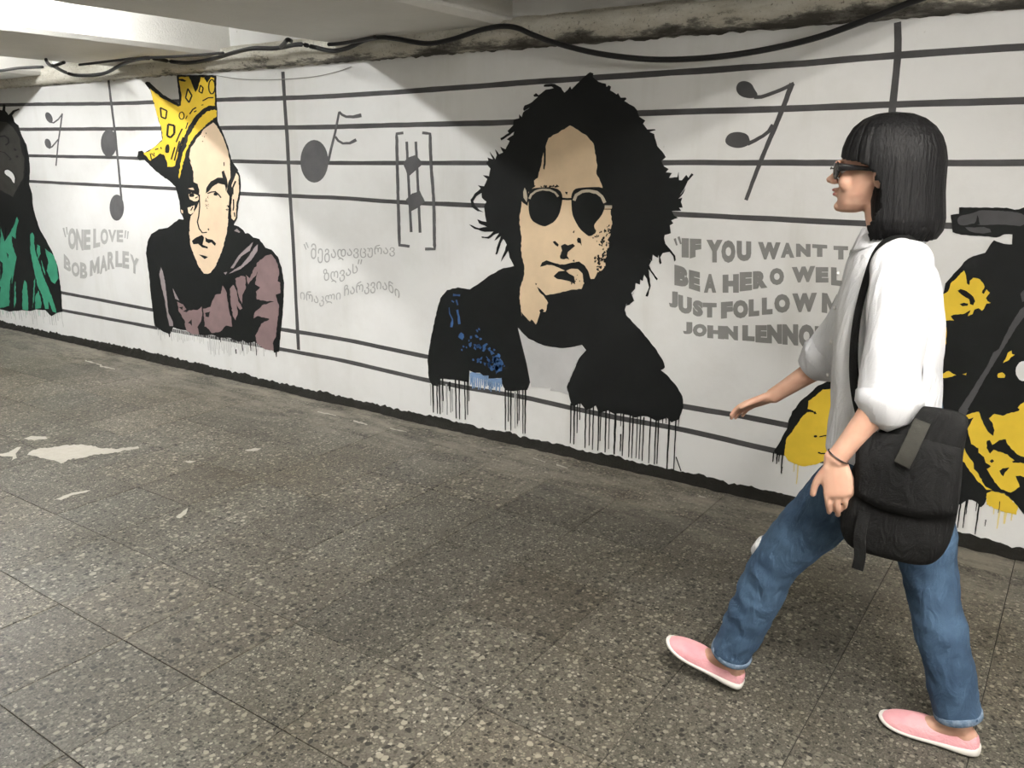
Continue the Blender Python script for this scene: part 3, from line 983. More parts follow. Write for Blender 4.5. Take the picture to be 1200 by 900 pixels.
coat('blue_fleck', [stroke(T(*c5, '178,170 182,210 200,250 195,300'), 1.2, 2.6, 0.5, 4), stroke(T(*c5, '232,185 240,230 245,280'), 2.0, 2.6, 0.4, 6), stroke(T(*c5, '205,88 250,90'), 2.4, 2.0, 0.2, 2),
                    stroke(T(*c5, '225,120 235,155'), 2.0, 1.4, 0.4), stroke(T(*c5, '195,125 210,135'), 1.4), ellipse(*T(*c5, '258,360')[0], 2.6, 4.4, 0.3, 9, 0.35)]
     + blobs(46, T(*c5, '320,350 380,310 420,380 470,420 500,480 610,560 540,580 500,600 450,570 380,540 320,520 250,450'), 0.8, 2.4, 31)
     + blobs(22, T(*c5, '480,480 540,510 520,570 480,600 440,560'), 1.0, 2.8, 35), M['blue'], 4, pc)
coat('blue_wash', [jag(T(*c7, '418,55 430,45 480,55 520,60 570,85 575,110 600,100 640,100 700,95 695,150 640,120 560,115 480,95 420,80'), 0.5, 2, 4)]
     + drips([(x, 75, R.uniform(150, 205), R.uniform(7, 13)) for x in range(425, 580, 17)] + [(x, 110, R.uniform(165, 235), R.uniform(8, 14)) for x in range(590, 705, 15)], *c7), M['blue_pale'], 2.6, pc)
coat('drip', drips([(92, 150, 400, 10), (128, 150, 410, 6), (150, 95, 415, 9), (178, 90, 300, 8), (240, 130, 210, 13), (292, 80, 452, 8), (322, 95, 460, 8), (372, 90, 462, 7), (395, 90, 420, 5), (408, 90, 300, 4),
                     (730, 195, 555, 8), (757, 200, 480, 6), (778, 190, 560, 8), (838, 195, 500, 5), (852, 195, 470, 5), (885, 190, 585, 6), (906, 150, 585, 10)], *c7)
     + drips([(182, 170, 520, 8), (213, 170, 530, 10), (240, 170, 430, 6), (262, 160, 315, 6), (313, 190, 562, 10), (350, 180, 540, 8), (380, 170, 577, 8), (428, 200, 585, 9), (445, 240, 500, 6), (492, 220, 600, 10), (522, 230, 570, 5),
              (574, 240, 618, 15), (620, 440, 590, 8), (622, 240, 370, 5), (646, 240, 632, 9), (702, 270, 642, 8), (729, 270, 652, 8), (767, 270, 650, 5), (795, 280, 660, 7), (823, 290, 675, 8), (882, 280, 695, 8), (932, 290, 705, 9), (955, 290, 700, 8),
              (1047, 290, 750, 13), (1107, 290, 765, 8), (990, 280, 345, 6), (1020, 280, 345, 6), (1130, 300, 380, 4)], *c8)
     + [stroke(T(*c8, '1105,640 1130,710 1150,765'), 0.9, 0.8)], M['black'], 3.4, pc)
coat('grey_drip', drips([(172, 170, 400, 10), (212, 150, 420, 12), (245, 190, 400, 12), (262, 190, 390, 9), (815, 220, 540, 10), (835, 240, 520, 8), (70, 150, 340, 4)], *c7), M['wash'], 2.9, pc)

# ---- portrait with the crown
pb = mural('mural_portrait', 'stencil portrait of a moustached man in a tilted yellow crown', 'mural', 'stencil portraits')
d1, d2, d3, d4, d5 = (155, 80, 6.923), (195, 180, 9), (195, 240, 9), (165, 250, 6), (240, 260, 5.625)
sil = (T(*d1, '105,120 120,108 140,112 180,150 250,215 330,260 378,288 383,240 372,150 362,55 682,55 682,200 690,330 692,430 742,540 782,650 803,740 830,785 862,830')
       + T(*d2, '750,180 775,230 783,300 783,420 758,540 748,680 718,737 712,752 760,768 812,808 832,842 860,838 890,858')
       + T(*d5, '290,76 320,103 360,113 400,170 440,183 482,230 507,300 523,400 517,560 502,720 490,855 458,862 452,830 400,840 345,800 330,790 280,800 250,780 220,790 170,765 100,762 50,745 0,748')
       + T(*d4, '400,850 370,850 320,822 260,812 230,800 205,850 160,832 100,790 90,720 75,600 60,430 38,280 50,200 75,145 130,110 190,102 270,40 300,45')
       + T(*d2, '185,690 150,620 140,500 112,400 100,350 60,310 0,262') + T(*d1, '270,895 180,822 100,742 60,748 42,720 50,675 80,668 100,688 180,640 245,580 235,480 215,430 190,320 150,180'))
coat('black_silhouette', [jag(sil, 0.3, 3, 6)], M['black'], 3, pb)
cr = coat('crown', [jag(T(*d1, '148,165 180,190 240,240 310,275 375,312 398,302 403,240 392,150 382,72 460,68 484,115 518,188 538,160 558,72 590,75 612,108 640,72 668,80 674,200 674,305 620,305 560,345 510,395 455,480 425,560 405,620 375,690 350,790 320,800 288,800 282,750 260,700 230,690 180,728 150,750 95,690 130,678 200,628 243,592 252,560 238,470 218,420 198,350 164,220'), 0.5, 2.2, 2),
                  jag(T(*d1, '690,345 670,335 605,352 545,412 495,490 455,560 440,640 415,680 398,760 380,860 384,895 408,800 436,690 475,600 525,535 580,480 640,425 688,390'), 0.6, 1.8, 8)], M['yellow'], 4, pb)


def loop(pts, w):
    return [stroke([pts[i], pts[(i + 1) % len(pts)]], w) for i in range(len(pts))]


coat('crown_mark', [q for s, w in (('232,320 285,345 276,410 240,395', 1.7), ('295,455 345,465 345,530 315,562 287,548', 2.4), ('455,165 488,222 465,278 437,240', 1.5), ('557,138 580,160 570,203 545,188', 1.3)) for q in loop(T(*d1, s), w)]
     + [q for q in loop(ellipse(*T(*d1, '650,150')[0], 3.8, 8.6, 0, 10), 1.3)] + [q for q in loop(ellipse(*T(*d1, '405,385')[0], 3.0, 4.4, 0, 9), 1.1)]
     + [ellipse(*T(*d1, '288,655')[0], 2.4, 5.8, 0.1, 10, 0.15), ellipse(*T(*d1, '410,98')[0], 3.6, 1.6, 0.1, 8, 0.3)]
     + [stroke(T(*d1, s), w) for s, w in (('410,490 385,540 360,600', 1.5), ('388,590 365,670 345,750', 1.6), ('350,640 320,740', 1.4), ('522,318 495,335 470,372', 1.5), ('525,345 505,355', 1.2), ('662,238 620,240 575,265', 1.3), ('455,440 438,492', 1.0), ('190,660 215,652', 1.2), ('235,640 242,655', 1.0), ('150,690 160,740', 1.2), ('180,685 185,715 160,690', 1.2), ('450,385 438,412', 1.0), ('420,560 395,620 380,680', 2.4), ('484,100 518,190 545,100', 1.4), ('592,78 612,112 634,76', 1.4), ('565,300 580,296', 0.9))], M['black'], 5, cr)
face = (T(*d1, '660,440 610,475 580,498 555,540 530,565 505,610 480,640 465,720 480,760 500,790 503,850') + T(*d2, '255,80 298,130 290,200 292,300 335,320 352,380 345,440 350,500 330,560 300,610 262,660 250,740 252,820')
        + T(*d3, '245,280 250,330 262,440 300,540 340,640 385,705 400,725 440,728 470,716 520,650 560,560 600,450 640,300 655,180')
        + T(*d2, '655,700 668,640 672,560 668,450 640,405 652,330 660,290 680,250 676,150') + T(*d1, '798,870 795,750 775,660 740,560 690,470'))
coat('face_patch', [jag(face, 0.35, 2.0, 3), jag(T(*d2, '692,330 740,205 765,240 770,400 742,530 737,670 715,705 690,680 686,560 702,420'), 0.3, 2, 5),
              jag(T(*d2, '238,430 270,412 335,440 352,475 330,500 290,502 250,480'), 0.3, 2, 6), jag(T(*d2, '233,368 285,358 298,385 260,378'), 0.2, 2, 7), jag(T(*d2, '228,572 300,545 292,620 262,640 238,628'), 0.4, 1.6, 8),
              jag(T(*d2, '158,590 178,600 180,630 165,625'), 0.2, 2)], M['skin_peach'], 4, pb)
coat('feature', [jag(p, 0.2, 1.8, 4) for p in (
    T(*d2, '422,420 428,360 475,292 550,252 600,255 588,190 612,178 642,260 652,330 636,402 622,330 550,312 490,350 450,400'),
    T(*d3, '275,380 310,350 380,318 402,345 392,390 385,420 440,442 440,462 380,447 340,410 290,415'),
    T(*d3, '415,342 440,360 490,368 528,408 518,432 480,395 450,405 420,388'),
    T(*d3, '352,525 410,538 442,550 410,572 385,552'))]
    + [ellipse(*T(*d2, '272,438')[0], 2.6, 2.6, 0, 10, 0.2), ellipse(*T(*d2, '524,428')[0], 2.0, 2.2, 0, 9, 0.2)]
    + [stroke(T(*d2, s), w) for s, w in (('352,430 356,560 346,660 332,720 350,790 385,835 432,830', 1.3), ('440,420 480,405 520,400 555,430 582,465', 1.4), ('447,790 450,808', 1.2), ('310,470 335,455', 1.2), ('735,290 705,360 705,430', 1.8), ('712,480 715,560 708,600', 1.3), ('720,620 728,665', 1.1), ('680,420 670,560 660,690', 1.6), ('262,600 285,560', 1.2), ('612,90 614,130', 0.9))]
    + blobs(16, T(*d2, '420,430 470,420 440,590 420,560'), 0.25, 0.6, 5) + blobs(10, T(*d2, '635,540 665,540 665,600 635,600'), 0.3, 0.7, 6) + blobs(10, T(*d1, '540,520 610,520 600,590 540,600'), 0.3, 0.7, 9), M['black'], 5, pb)
coat('jacket_patch', [jag(p, 0.5, 2.2, 3 + i) for i, p in enumerate((
    T(*d5, '400,225 440,213 470,250 490,310 492,350 482,390 500,400 500,470 470,480 492,560 480,680 470,760 450,800 455,850 400,840 345,800 335,750 360,700 375,670 430,640 350,620 325,635 330,600 350,580 380,550 460,525 400,520 345,510 340,460 367,430 335,412 350,330 345,270'),
    T(*d5, '0,575 40,560 70,482 110,472 120,420 148,470 158,560 178,640 182,690 130,678 100,690 70,722 50,732 10,690 0,690') ,
    T(*d4, '258,620 300,640 330,680 400,680 430,655 435,700 425,760 400,800 412,852 370,850 322,822 310,750 270,690') , T(*d4, '440,670 490,662 520,620 530,570 600,560 600,790 560,832 500,842 470,800 450,760 445,720'),
    T(*d5, '168,440 190,415 210,450 222,520 250,570 235,580 212,540 220,600 205,648 188,620 173,520'),
    T(*d5, '203,375 240,355 270,363 272,440 250,482 247,540 225,480'), T(*d5, '273,350 300,372 330,300 362,278 342,350 300,392 290,412')))], M['mauve'], 4, pb)
coat('jacket_seam', [jag(p, 0.25, 2.0, 13 + i) for i, p in enumerate((
    T(*d5, '172,305 228,220 270,180 320,133 300,190 240,230 190,305'), T(*d5, '162,342 200,312 240,290 290,230 330,168 352,148 350,190 310,250 240,310'),
    T(*d4, '145,378 160,420 176,500 186,600 197,700 227,760 230,792 205,792 188,720 172,610 148,510 133,430'), T(*d4, '228,528 250,570 272,612 245,600'), T(*d5, '196,58 215,45 236,66 228,72'), T(*d5, '128,335 150,330 140,348')))], M['mauve_grey'], 4, pb)
coat('jacket_fold', [jag(p, 0.3, 2.0, 23 + i) for i, p in enumerate((T(*d4, '270,660 300,655 295,680'), T(*d4, '300,690 330,668 350,672 325,695'), T(*d4, '455,700 490,690 480,730 460,725'), T(*d4, '335,770 360,745 362,790 350,775')))], M['black'], 5, pb)
coat('drip', drips([(x, 800 + R.uniform(-20, 10), 830 + R.uniform(10, 90), R.uniform(2, 4)) for x in range(120, 600, 13)], *d4, 5, 17)
     + drips([(x, 765 + R.uniform(-10, 30), 800 + R.uniform(20, 90), R.uniform(1.5, 4)) for x in range(20, 470, 11)], *d5, 5, 19), M['wash_pale'], 2.6, pb)
coat('dark_drip', drips([(470, 850, 890, 6), (205, 840, 870, 5)], *d5) + drips([(200, 845, 870, 7), (560, 870, 905, 5)], *d4) + drips([(335, 790, 880, 4), (300, 790, 850, 4), (245, 780, 850, 4)], *d5), M['black'], 2.7, pb)

# ---- portrait with the dreadlocks, at the left
pa = mural('mural_portrait', 'stencil portrait of a smiling dreadlocked man in green at the far left', 'mural', 'stencil portraits')
e1, e2 = (0, 115, 6.43), (0, 230, 5.625)
sil = (T(*e1, '-420,190 -330,110 -220,70 -120,60 -40,80 20,92 24,45 42,50 40,95 65,128 100,92 145,78 148,86 112,104 92,130 110,180 140,205 160,270 200,350 220,450 226,560 220,650 242,720 247,800 268,895')
       + T(*e2, '222,90 240,150 260,210 310,300 350,380 380,460 395,560 405,650 412,762 375,770 340,790 300,750 240,745 200,757 150,750 60,760 0,745 -120,730 -250,700 -330,560 -360,300 -380,60'))
coat('black_silhouette', [jag(sil, 0.3, 3, 3)], M['black'], 3, pa)
coat('face_patch', [jag(T(*e1, '-260,260 -180,190 -60,175 50,180 100,220 150,300 165,400 186,450 180,600 150,650 100,745 60,722 0,690 -60,695 -160,680 -230,560 -270,400'), 0.4, 3, 5)], M['face_grey'], 4, pa)
coat('smile', [smooth_closed(T(*e1, '38,545 65,538 100,565 116,600 116,642 102,636 85,600 40,572'), 1)], M['white_dab'], 5, pa)
coat('feature', [stroke(T(*e1, '0,290 40,285 66,305 70,335 45,355'), 2.2, 1.6), stroke(T(*e1, '110,380 125,395'), 2.0), ellipse(*T(*e1, '132,440')[0], 1.2, 1.4), ellipse(*T(*e1, '80,462')[0], 1.0, 1.2), stroke(T(*e1, '30,545 62,530 102,558 120,600 116,645'), 0.9), stroke(T(*e1, '0,400 40,410 90,460'), 1.0),
                  stroke(T(*e1, '-150,300 -100,285 -60,300'), 2.2), stroke(T(*e1, '170,300 190,420 196,560 180,660'), 1.4)], M['black'], 5, pa)
coat('shirt_patch', [jag(p, 0.4, 2.2, 3 + i) for i, p in enumerate((
    T(*e2, '-40,330 0,340 10,250 5,200 25,270 30,300 70,240 100,180 115,135 125,160 110,220 105,280 80,262 85,330 112,400 100,460 92,520 76,620 62,722 0,738 -60,720 -80,500'),
    T(*e2, '203,250 215,238 227,260 225,310 240,380 260,440 280,500 300,560 320,600 350,680 377,772 350,760 322,690 322,742 300,742 280,650 250,590 230,500 215,430 203,360'),
    T(*e2, '248,318 265,328 270,380 255,412 245,370'), T(*e2, '300,345 350,385 377,450 387,540 365,577 340,560 310,490 322,440'), T(*e2, '165,553 177,570 187,680 187,752 150,745 150,620'),
    T(*e2, '235,660 255,620 277,700 272,737 235,742'), T(*e2, '97,600 103,560 108,700 95,735'), T(*e2, '225,560 235,540 228,680 218,735'), T(*e2, '275,420 300,500 300,520 280,470')))], M['green'], 4, pa)
coat('shirt_fold', [jag(p, 0.3, 2, 33 + i) for i, p in enumerate((T(*e2, '0,420 20,440 22,500 5,560'), T(*e2, '45,370 60,385 55,410'), T(*e2, '30,280 36,200 42,210 40,290'), T(*e2, '70,560 82,520 78,640 62,700'), T(*e2, '10,600 0,640 0,590')))], M['black'], 5, pa)
coat('drip', drips([(x, 735 + R.uniform(-8, 15), 780 + x * 0.14 + R.uniform(-30, 40), R.uniform(3, 8)) for x in range(-60, 410, 14)], *e2, 5, 29), M['wash_pale'], 2.6, pa)
coat('green_drip', drips([(x, 735, 770 + R.uniform(-10, 50), R.uniform(5, 10)) for x in (15, 45, 85, 170, 255, 310, 360)], *e2, 5, 39), M['wash_green'], 2.7, pa)

# ---- yellow and black portrait behind the woman
pd = mural('mural_portrait', 'black and yellow stencil portrait in a grey peaked cap behind the walking person', 'mural', 'stencil portraits')
f1, f2, f3, f4 = (1080, 220, 6.43), (1080, 340, 6.43), (1090, 470, 5.29), (895, 440, 6.927)
sil = (T(*f1, '220,205 282,196 283,148 430,150 640,150 700,165 735,162 771,148 850,150 915,185 945,260 940,400 915,500 950,570 1060,650 1160,760') + T(*f2, '1230,60 1290,260 1310,480 1270,700') + T(*f3, '1000,300 1015,480 970,640 900,735 800,700 700,720 580,700 550,660 500,600 460,568 380,556 350,575 350,605 335,640 318,655 305,655 295,630 260,612 232,610 205,628 190,640 165,640 130,650 100,640 20,640 -100,610 -260,560')
       + T(*f4, '700,700 500,640 165,640 160,648 110,645 85,612 120,560 150,500 195,420 200,370 225,320 232,290 262,262 300,205 330,180 380,140 440,82') + [(985, 440), (1020, 425), (1060, 400), (1090, 372)]
       + T(*f1, '150,815 165,790 180,720 240,650 300,590 320,560 350,535 390,515 480,490 505,450 520,425 545,395 620,422 682,426 684,352 620,352 585,370 560,375 500,366 430,362 300,355 260,345 235,335 230,290'))
coat('black_silhouette', [jag(sil, 0.35, 3.2, 7)], M['black'], 3, pd)
yel = [T(*f1, '320,622 335,660 342,720 360,735 365,700 390,678 440,690 462,715 475,745 455,790 470,800 490,765 515,790 485,832 500,855') + T(*f2, '522,95 490,100 470,140 455,155 430,135 400,145 385,180 350,195 370,150 310,180 240,185 220,195 245,228 180,228 110,240 110,60')+ T(*f1, '130,870 165,800 200,780 220,720'),
       T(*f2, '120,240 165,245 188,280 187,400 170,440 120,452'), T(*f2, '60,650 140,635 205,608 262,640 200,657 100,668'), T(*f2, '308,632 340,622 335,640'), T(*f2, '678,455 682,480 702,486 672,505 662,522 615,548 632,520 640,500 650,470'),
       ellipse(*T(*f2, '600,642')[0], 4.0, 3.6, 0, 10, 0.25), T(*f2, '725,885 745,860 800,830 900,800 900,900 760,910'),
       T(*f3, '185,158 192,180 208,185 203,205 212,240 208,280 220,310 235,335 270,385 272,420 300,450 330,508 345,530 385,550 350,548 320,515 290,490 240,420 215,380 180,360 160,340 130,280 170,240'),
       T(*f3, '93,190 98,140 130,118 138,135 108,185'),
       T(*f3, '222,88 260,72 302,65 318,110 345,165 360,190 392,215 400,180 385,130 365,105 400,78 450,90 490,75 550,60 560,40 582,35 700,-30 760,-40 760,330 640,345 582,345 540,328 500,290 475,255 470,235 430,240 410,255 385,270 370,240 352,245 350,290 372,325 395,300 420,312 480,330 520,365 580,385 700,400 700,460 582,470 560,460 530,462 545,500 555,530 520,555 500,565 440,545 400,500 370,450 352,420 378,402 345,380 335,345 300,318 300,290 255,265 240,210 232,170 250,140 270,100 240,110'),
       T(*f4, '480,112 420,168 365,205 358,270 400,282 430,305 360,290 300,350 232,458 186,512 168,640 200,690 250,715 320,735 420,722 500,690 620,640 760,560 760,300 620,100')]
coat('yellow_patch', [jag(p, 0.45, 2.4, 3 + i) for i, p in enumerate(yel)] + [jag(T(*f3, '350,572 380,557 460,572 500,610 545,655 535,702 480,690 420,670 350,640'), 0.8, 2, 60)], M['yellow'], 4, pd)
coat('feature', [jag(p, 0.3, 2.2, 4 + i) for i, p in enumerate((
    T(*f1, '272,775 295,762 340,778 390,820 405,855 390,885 365,875 360,840 310,810'), T(*f1, '288,875 320,865 352,872 348,888 310,892'), T(*f3, '430,430 450,415 492,410 465,440 455,465 440,452'), T(*f3, '370,370 385,358 398,370 382,382'), T(*f3, '508,372 540,362 560,380 515,380'),
    T(*f4, '340,292 375,280 395,290 360,296'), T(*f4, '405,295 420,288 432,310 412,312')))]
    + [ellipse(*T(*f4, '422,492')[0], 2.0, 1.3), stroke(T(*f4, '455,496 500,486 540,484 600,472'), 1.2, 1.6), stroke(T(*f4, '443,622 470,632 520,630'), 1.6, 1.2), stroke(T(*f3, '432,620 430,660 422,690'), 1.0, 0.7)], M['black'], 5, pd)
coat('cap_shading', [jag(smooth_closed(T(*f1, '268,240 290,210 350,200 405,185 440,168 560,172 700,180 771,200 800,240 760,290 700,285 600,275 520,280 430,282 400,265 330,285 280,280'), 1), 0.3, 2.5, 3),
                     jag(T(*f1, '330,298 400,300 470,295 515,310 525,335 470,345 400,338 360,325'), 0.3, 2.5, 4), jag(T(*f1, '745,800 771,770 800,760 810,840 760,860'), 0.4, 3)], M['grey_metal'], 4, pd)
coat('cap_fold', [jag(T(*f1, '420,205 432,230 440,275 395,275 412,250'), 0.3, 2)], M['black'], 5, pd)
coat('diagonal_strap', [jag(T(*f2, '900,-80 820,50 771,125 740,150 660,280 585,440 540,470 500,560 400,720 280,900') + T(*f3, '180,70 100,210 50,255 60,290 110,265 150,205 240,55') + T(*f2, '345,900 385,835 480,660 590,482 720,270 775,200 900,20'), 0.3, 3, 9)], M['grey_metal'], 5, pd)
coat('pale_spot', [ellipse(*T(*f2, '765,608')[0], 8.6, 11.5, 0, 18, 0.05)], M['white_dab'], 4, pd)
coat('drip', drips([(152, 630, 790, 7), (190, 630, 785, 8), (228, 600, 785, 8), (235, 610, 700, 6), (292, 620, 680, 6), (305, 640, 825, 9), (345, 735, 775, 5)], *f3) + drips([(80, 620, 700, 8), (110, 640, 718, 9), (128, 640, 700, 7), (155, 630, 790, 9), (150, 740, 800, 5)], *f4), M['black'], 2.7, pd)
coat('yellow_drip', drips([(430, 680, 790, 10), (470, 680, 760, 16), (510, 690, 740, 10), (400, 650, 700, 8)], *f3) + drips([(280, 720, 880, 9), (250, 710, 780, 6)], *f4), M['wash_yellow'], 2.6, pd)

# ---- paint spilt on the floor
sp = M['spill'] = concrete_mat('dried_pale_paint', (0.42, 0.395, 0.34), 0.6, 0.6)


def floor_patch(polys):
    vs, fs = [], []
    for poly in polys:
        co, ed, fa, _, _, _ = delaunay_2d_cdt([Vector(p) for p in poly], [], [list(range(len(poly)))], 1, 1e-5)
        o = len(vs)
        for f in fa:
            a, b, c = (co[f[0]], co[f[1]], co[f[2]])
            f = list(f)
            if (b[0] - a[0]) * (c[1] - a[1]) - (b[1] - a[1]) * (c[0] - a[0]) > 0:
                f.reverse()
            fs.append([o + i for i in f])
        vs += [tuple(ground(c[0], c[1], 0.0012)) for c in co]
    ob = mesh_obj('paint_spill', vs, fs, sp, floor)
    tag(ob, 'dried pale paint spilt on the terrazzo')


h = (0, 370, 3)
floor_patch([jag(T(*h, '-40,480 0,485 30,480 60,462 75,460 55,485 60,500 40,510 45,495 0,492'), 0.5, 2.5, 2),
             jag(T(*h, '95,490 110,475 150,465 200,460 260,452 320,455 350,465 400,468 450,462 485,458 490,466 430,475 380,485 330,488 290,500 240,505 215,520 190,508 150,500'), 0.8, 2.5, 4),
             jag(T(*h, '82,432 110,422 160,424 168,432 120,438'), 0.4, 3, 5)])
floor_patch([jag(T(*h, '195,645 225,632 265,620 320,612 300,622 255,630 215,648'), 0.4, 3, 6), jag(T(*h, '618,708 640,690 660,675 655,695 632,712'), 0.4, 2, 7)])
floor_patch([jag(T(*h, '860,472 890,466 920,466 905,474 870,476'), 0.3, 3, 8), jag(T(*h, '640,512 690,510 670,517'), 0.3, 3, 9)])
for k in range(9):
    x = R.uniform(60, 1000)
    yb = 378 + x * 0.229 + R.uniform(12, 24)
    floor_patch([jag(stroke([(x, yb), (x + R.uniform(8, 22), yb + R.uniform(1, 5))], 1.6, 1.0, 0.5, k), 0.5, 2, k)])


def rebase(root):
    """move a painting's origin to its own foot on the wall"""
    kids = [c for c in COL.objects if c.parent is root]
    kids += [c for c in COL.objects if c.parent in kids]
    xs = [v.co.x for k in kids for v in k.data.vertices]
    zs = [v.co.z for k in kids for v in k.data.vertices]
    b = Vector(((min(xs) + max(xs)) / 2, W, min(zs)))
    for k in kids:
        k.data.transform(Matrix.Translation(-b))
    root.location = b


for o in list(COL.objects):
    if o.type == 'EMPTY' and o.parent is None and o.name.split('.')[0] in ('mural_portrait', 'inscription', 'music_note', 'music_rest', 'music_sharp'):
        rebase(o)


# ------------------------------------------------------------------ cables under the ceiling
M['cable'] = new_mat('black_cable_sheath', (0.012, 0.012, 0.013), 0.5, 0.4)
M['wire'] = new_mat('thin_grey_wire', (0.30, 0.29, 0.27), 0.6, 0.3)


def catmull(P, n=6):
    out = []
    for i in range(len(P) - 1):
        p0, p1, p2, p3 = P[max(0, i - 1)], P[i], P[i + 1], P[min(len(P) - 1, i + 2)]
        for k in range(n):
            t = k / n
            out.append(0.5 * ((2 * p1) + (p2 - p0) * t + (2 * p0 - 5 * p1 + 4 * p2 - p3) * t * t + (3 * p1 - p0 - 3 * p2 + p3) * t ** 3))
    out.append(P[-1])
    return out


def tube(bm, pts, radii, seg=12, ref=Vector((0, 1, 0)), caps=True, dome=1.0):
    """rings along pts; a radius is r or (along ref, across ref)"""
    rings = []
    n = len(pts)
    for i, p in enumerate(pts):
        p = Vector(p)
        t = (Vector(pts[min(n - 1, i + 1)]) - Vector(pts[max(0, i - 1)])).normalized()
        a = ref - t * ref.dot(t)
        if a.length < 1e-4:
            a = Vector((1, 0, 0)) - t * t.x
        a.normalize()
        b = t.cross(a)
        r = radii[i] if isinstance(radii, (list, tuple)) and not isinstance(radii[0], (int, float)) or isinstance(radii, list) else radii
        ra, rb = r if isinstance(r, tuple) else (r, r)
        rings.append([bm.verts.new(p + a * ra * math.cos(2 * math.pi * k / seg) + b * rb * math.sin(2 * math.pi * k / seg)) for k in range(seg)])
    for A, B in zip(rings[:-1], rings[1:]):
        for k in range(seg):
            bm.faces.new((A[k], A[(k + 1) % seg], B[(k + 1) % seg], B[k]))
    if caps:
        for ring, sgn, i in ((rings[0], -1, 0), (rings[-1], 1, n - 1)):
            t = (Vector(pts[min(n - 1, i + 1)]) - Vector(pts[max(0, i - 1)])).normalized()
            c = sum((v.co for v in ring), Vector()) / seg
            rr = min((v.co - c).length for v in ring)
            mid = [bm.verts.new(c + (v.co - c) * 0.68 + t * sgn * rr * 0.55 * dome) for v in ring]
            tip = bm.verts.new(c + t * sgn * rr * 0.8 * dome)
            for k in range(seg):
                bm.faces.new((ring[k], ring[(k + 1) % seg], mid[(k + 1) % seg], mid[k]))
                bm.faces.new((mid[k], mid[(k + 1) % seg], tip))
    return rings


def under(x, y, Y, top=BEAM_Z - 0.018):
    """a point seen at a pixel, near the wall and below the beams"""
    p = at(x, y, Y)
    if p.z > top:
        p = at(x, y, Y * (top - CAM_H) / (p.z - CAM_H))
    return p


def cable(name, px, r, label, mat, ys=None, group='cables under the ceiling', top=BEAM_Z - 0.018, more=()):
    P = [under(x, y, ys, top) for x, y in px] + [V_ for V_ in more]
    bm = bmesh.new()
    tube(bm, catmull(P, 5), r, 8)
    o = bm_obj(name, bm, mat, None, True)
    tag(o, label, 'cable', group)
    return o


YC_ = W - 0.152
cable('cable', [(62, 77), (75, 84), (88, 88), (110, 88), (125, 85), (140, 77), (155, 71), (175, 68), (200, 72), (220, 73.6), (245, 70), (274, 61.7), (296, 56.8), (324, 56.5), (350, 52), (367, 55), (389, 59.6), (408, 56), (428, 47), (447, 44), (465, 45.5), (500, 51), (530, 46), (560, 36), (585, 31), (605, 32.5), (625, 41), (650, 50), (700, 62.5), (762, 69.6), (825, 68), (887, 60), (950, 46), (1000, 29), (1054, 8), (1075, 0)],
      0.0125, 'long thick black cable sagging across the top of the mural wall', M['cable'], YC_, more=[Vector((-0.42, YC_, 2.168)), Vector((0.1, YC_, 2.172)), Vector((0.9, YC_, 2.166)), Vector((1.8, YC_, 2.170)), Vector((2.9, YC_, 2.166))])
cable('cable', [(-60, 86), (-20, 85), (0, 83), (20, 80), (36, 79), (50, 78.5)], 0.010, 'short black cable end lying on the moulding at the far left', M['cable'], W - 0.122)
cable('cable', [(93, 76), (110, 74), (135, 71), (160, 68.5), (190, 67), (220, 65.5), (245, 63.5), (262, 62)], 0.008, 'thinner black cable running just above the sagging one near the crown', M['cable'], W - 0.185, top=BEAM_Z - 0.05)
cable('cable', [(385, 52), (395, 51.5), (410, 49.5), (428, 46), (440, 43.5)], 0.010, 'short cut cable piece beside the bend above the flagged note', M['cable'], W - 0.185, top=BEAM_Z - 0.05)
for px, lab in (([(54, 70), (56, 74), (61, 77.5), (67, 76), (75, 73)], 'small dark clamp holding the cable at the far left'),
                ([(329, 55), (333, 51), (337, 46.5), (341, 48)], 'small dark clamp holding the cable above the bar line')):
    bm = bmesh.new()
    tube(bm, catmull([under(x, y, W - 0.178, BEAM_Z - 0.045) for x, y in px], 4), 0.011, 8)
    o = bm_obj('cable_clamp', bm, M['cable'], None, True)
    tag(o, lab, 'clamp', 'cable clamps')
cable('thin_wire', [(250, 88), (280, 92.5), (305, 93.5), (330, 93), (367, 90), (395, 84), (412, 78)], 0.0022, 'thin grey wire drooping under the moulding beside the crown', M['wire'], W - 0.006)

# ------------------------------------------------------------------ the walking woman
M['skin'] = new_mat('skin', (0.56, 0.33, 0.235), 0.5, 0.35)
_b = M['skin'].node_tree.nodes['Principled BSDF']
_b.inputs['Subsurface Weight'].default_value = 0.08
_b.inputs['Subsurface Radius'].default_value = (0.02, 0.008, 0.005)
_n = noise_tex(M['skin'], 22, 3, 0.5, nd(M['skin'], 'ShaderNodeTexCoord').outputs['Object'])
_r = ramp(M['skin'], [(0.3, (0.52, 0.295, 0.21)), (0.7, (0.60, 0.365, 0.265))], _n.outputs[0])
M['skin'].node_tree.links.new(_r.outputs[0], base(M['skin']))
M['shirt'] = cloth_mat('white_cotton', (0.64, 0.65, 0.68), (0.75, 0.75, 0.76), 5, 0.8, 0.55, (16, 16, 7))
M['denim'] = cloth_mat('blue_denim', (0.028, 0.052, 0.092), (0.066, 0.115, 0.185), 7, 0.85, 0.5, (20, 20, 10))
M['hem'] = cloth_mat('frayed_denim_hem', (0.08, 0.13, 0.20), (0.22, 0.28, 0.36), 60, 0.9)
M['pink'] = cloth_mat('pink_canvas', (0.70, 0.33, 0.36), (0.80, 0.42, 0.44), 12, 0.85, 0.25, (40, 40, 40))
M['rubber'] = new_mat('off_white_rubber', (0.72, 0.68, 0.63), 0.55, 0.35)
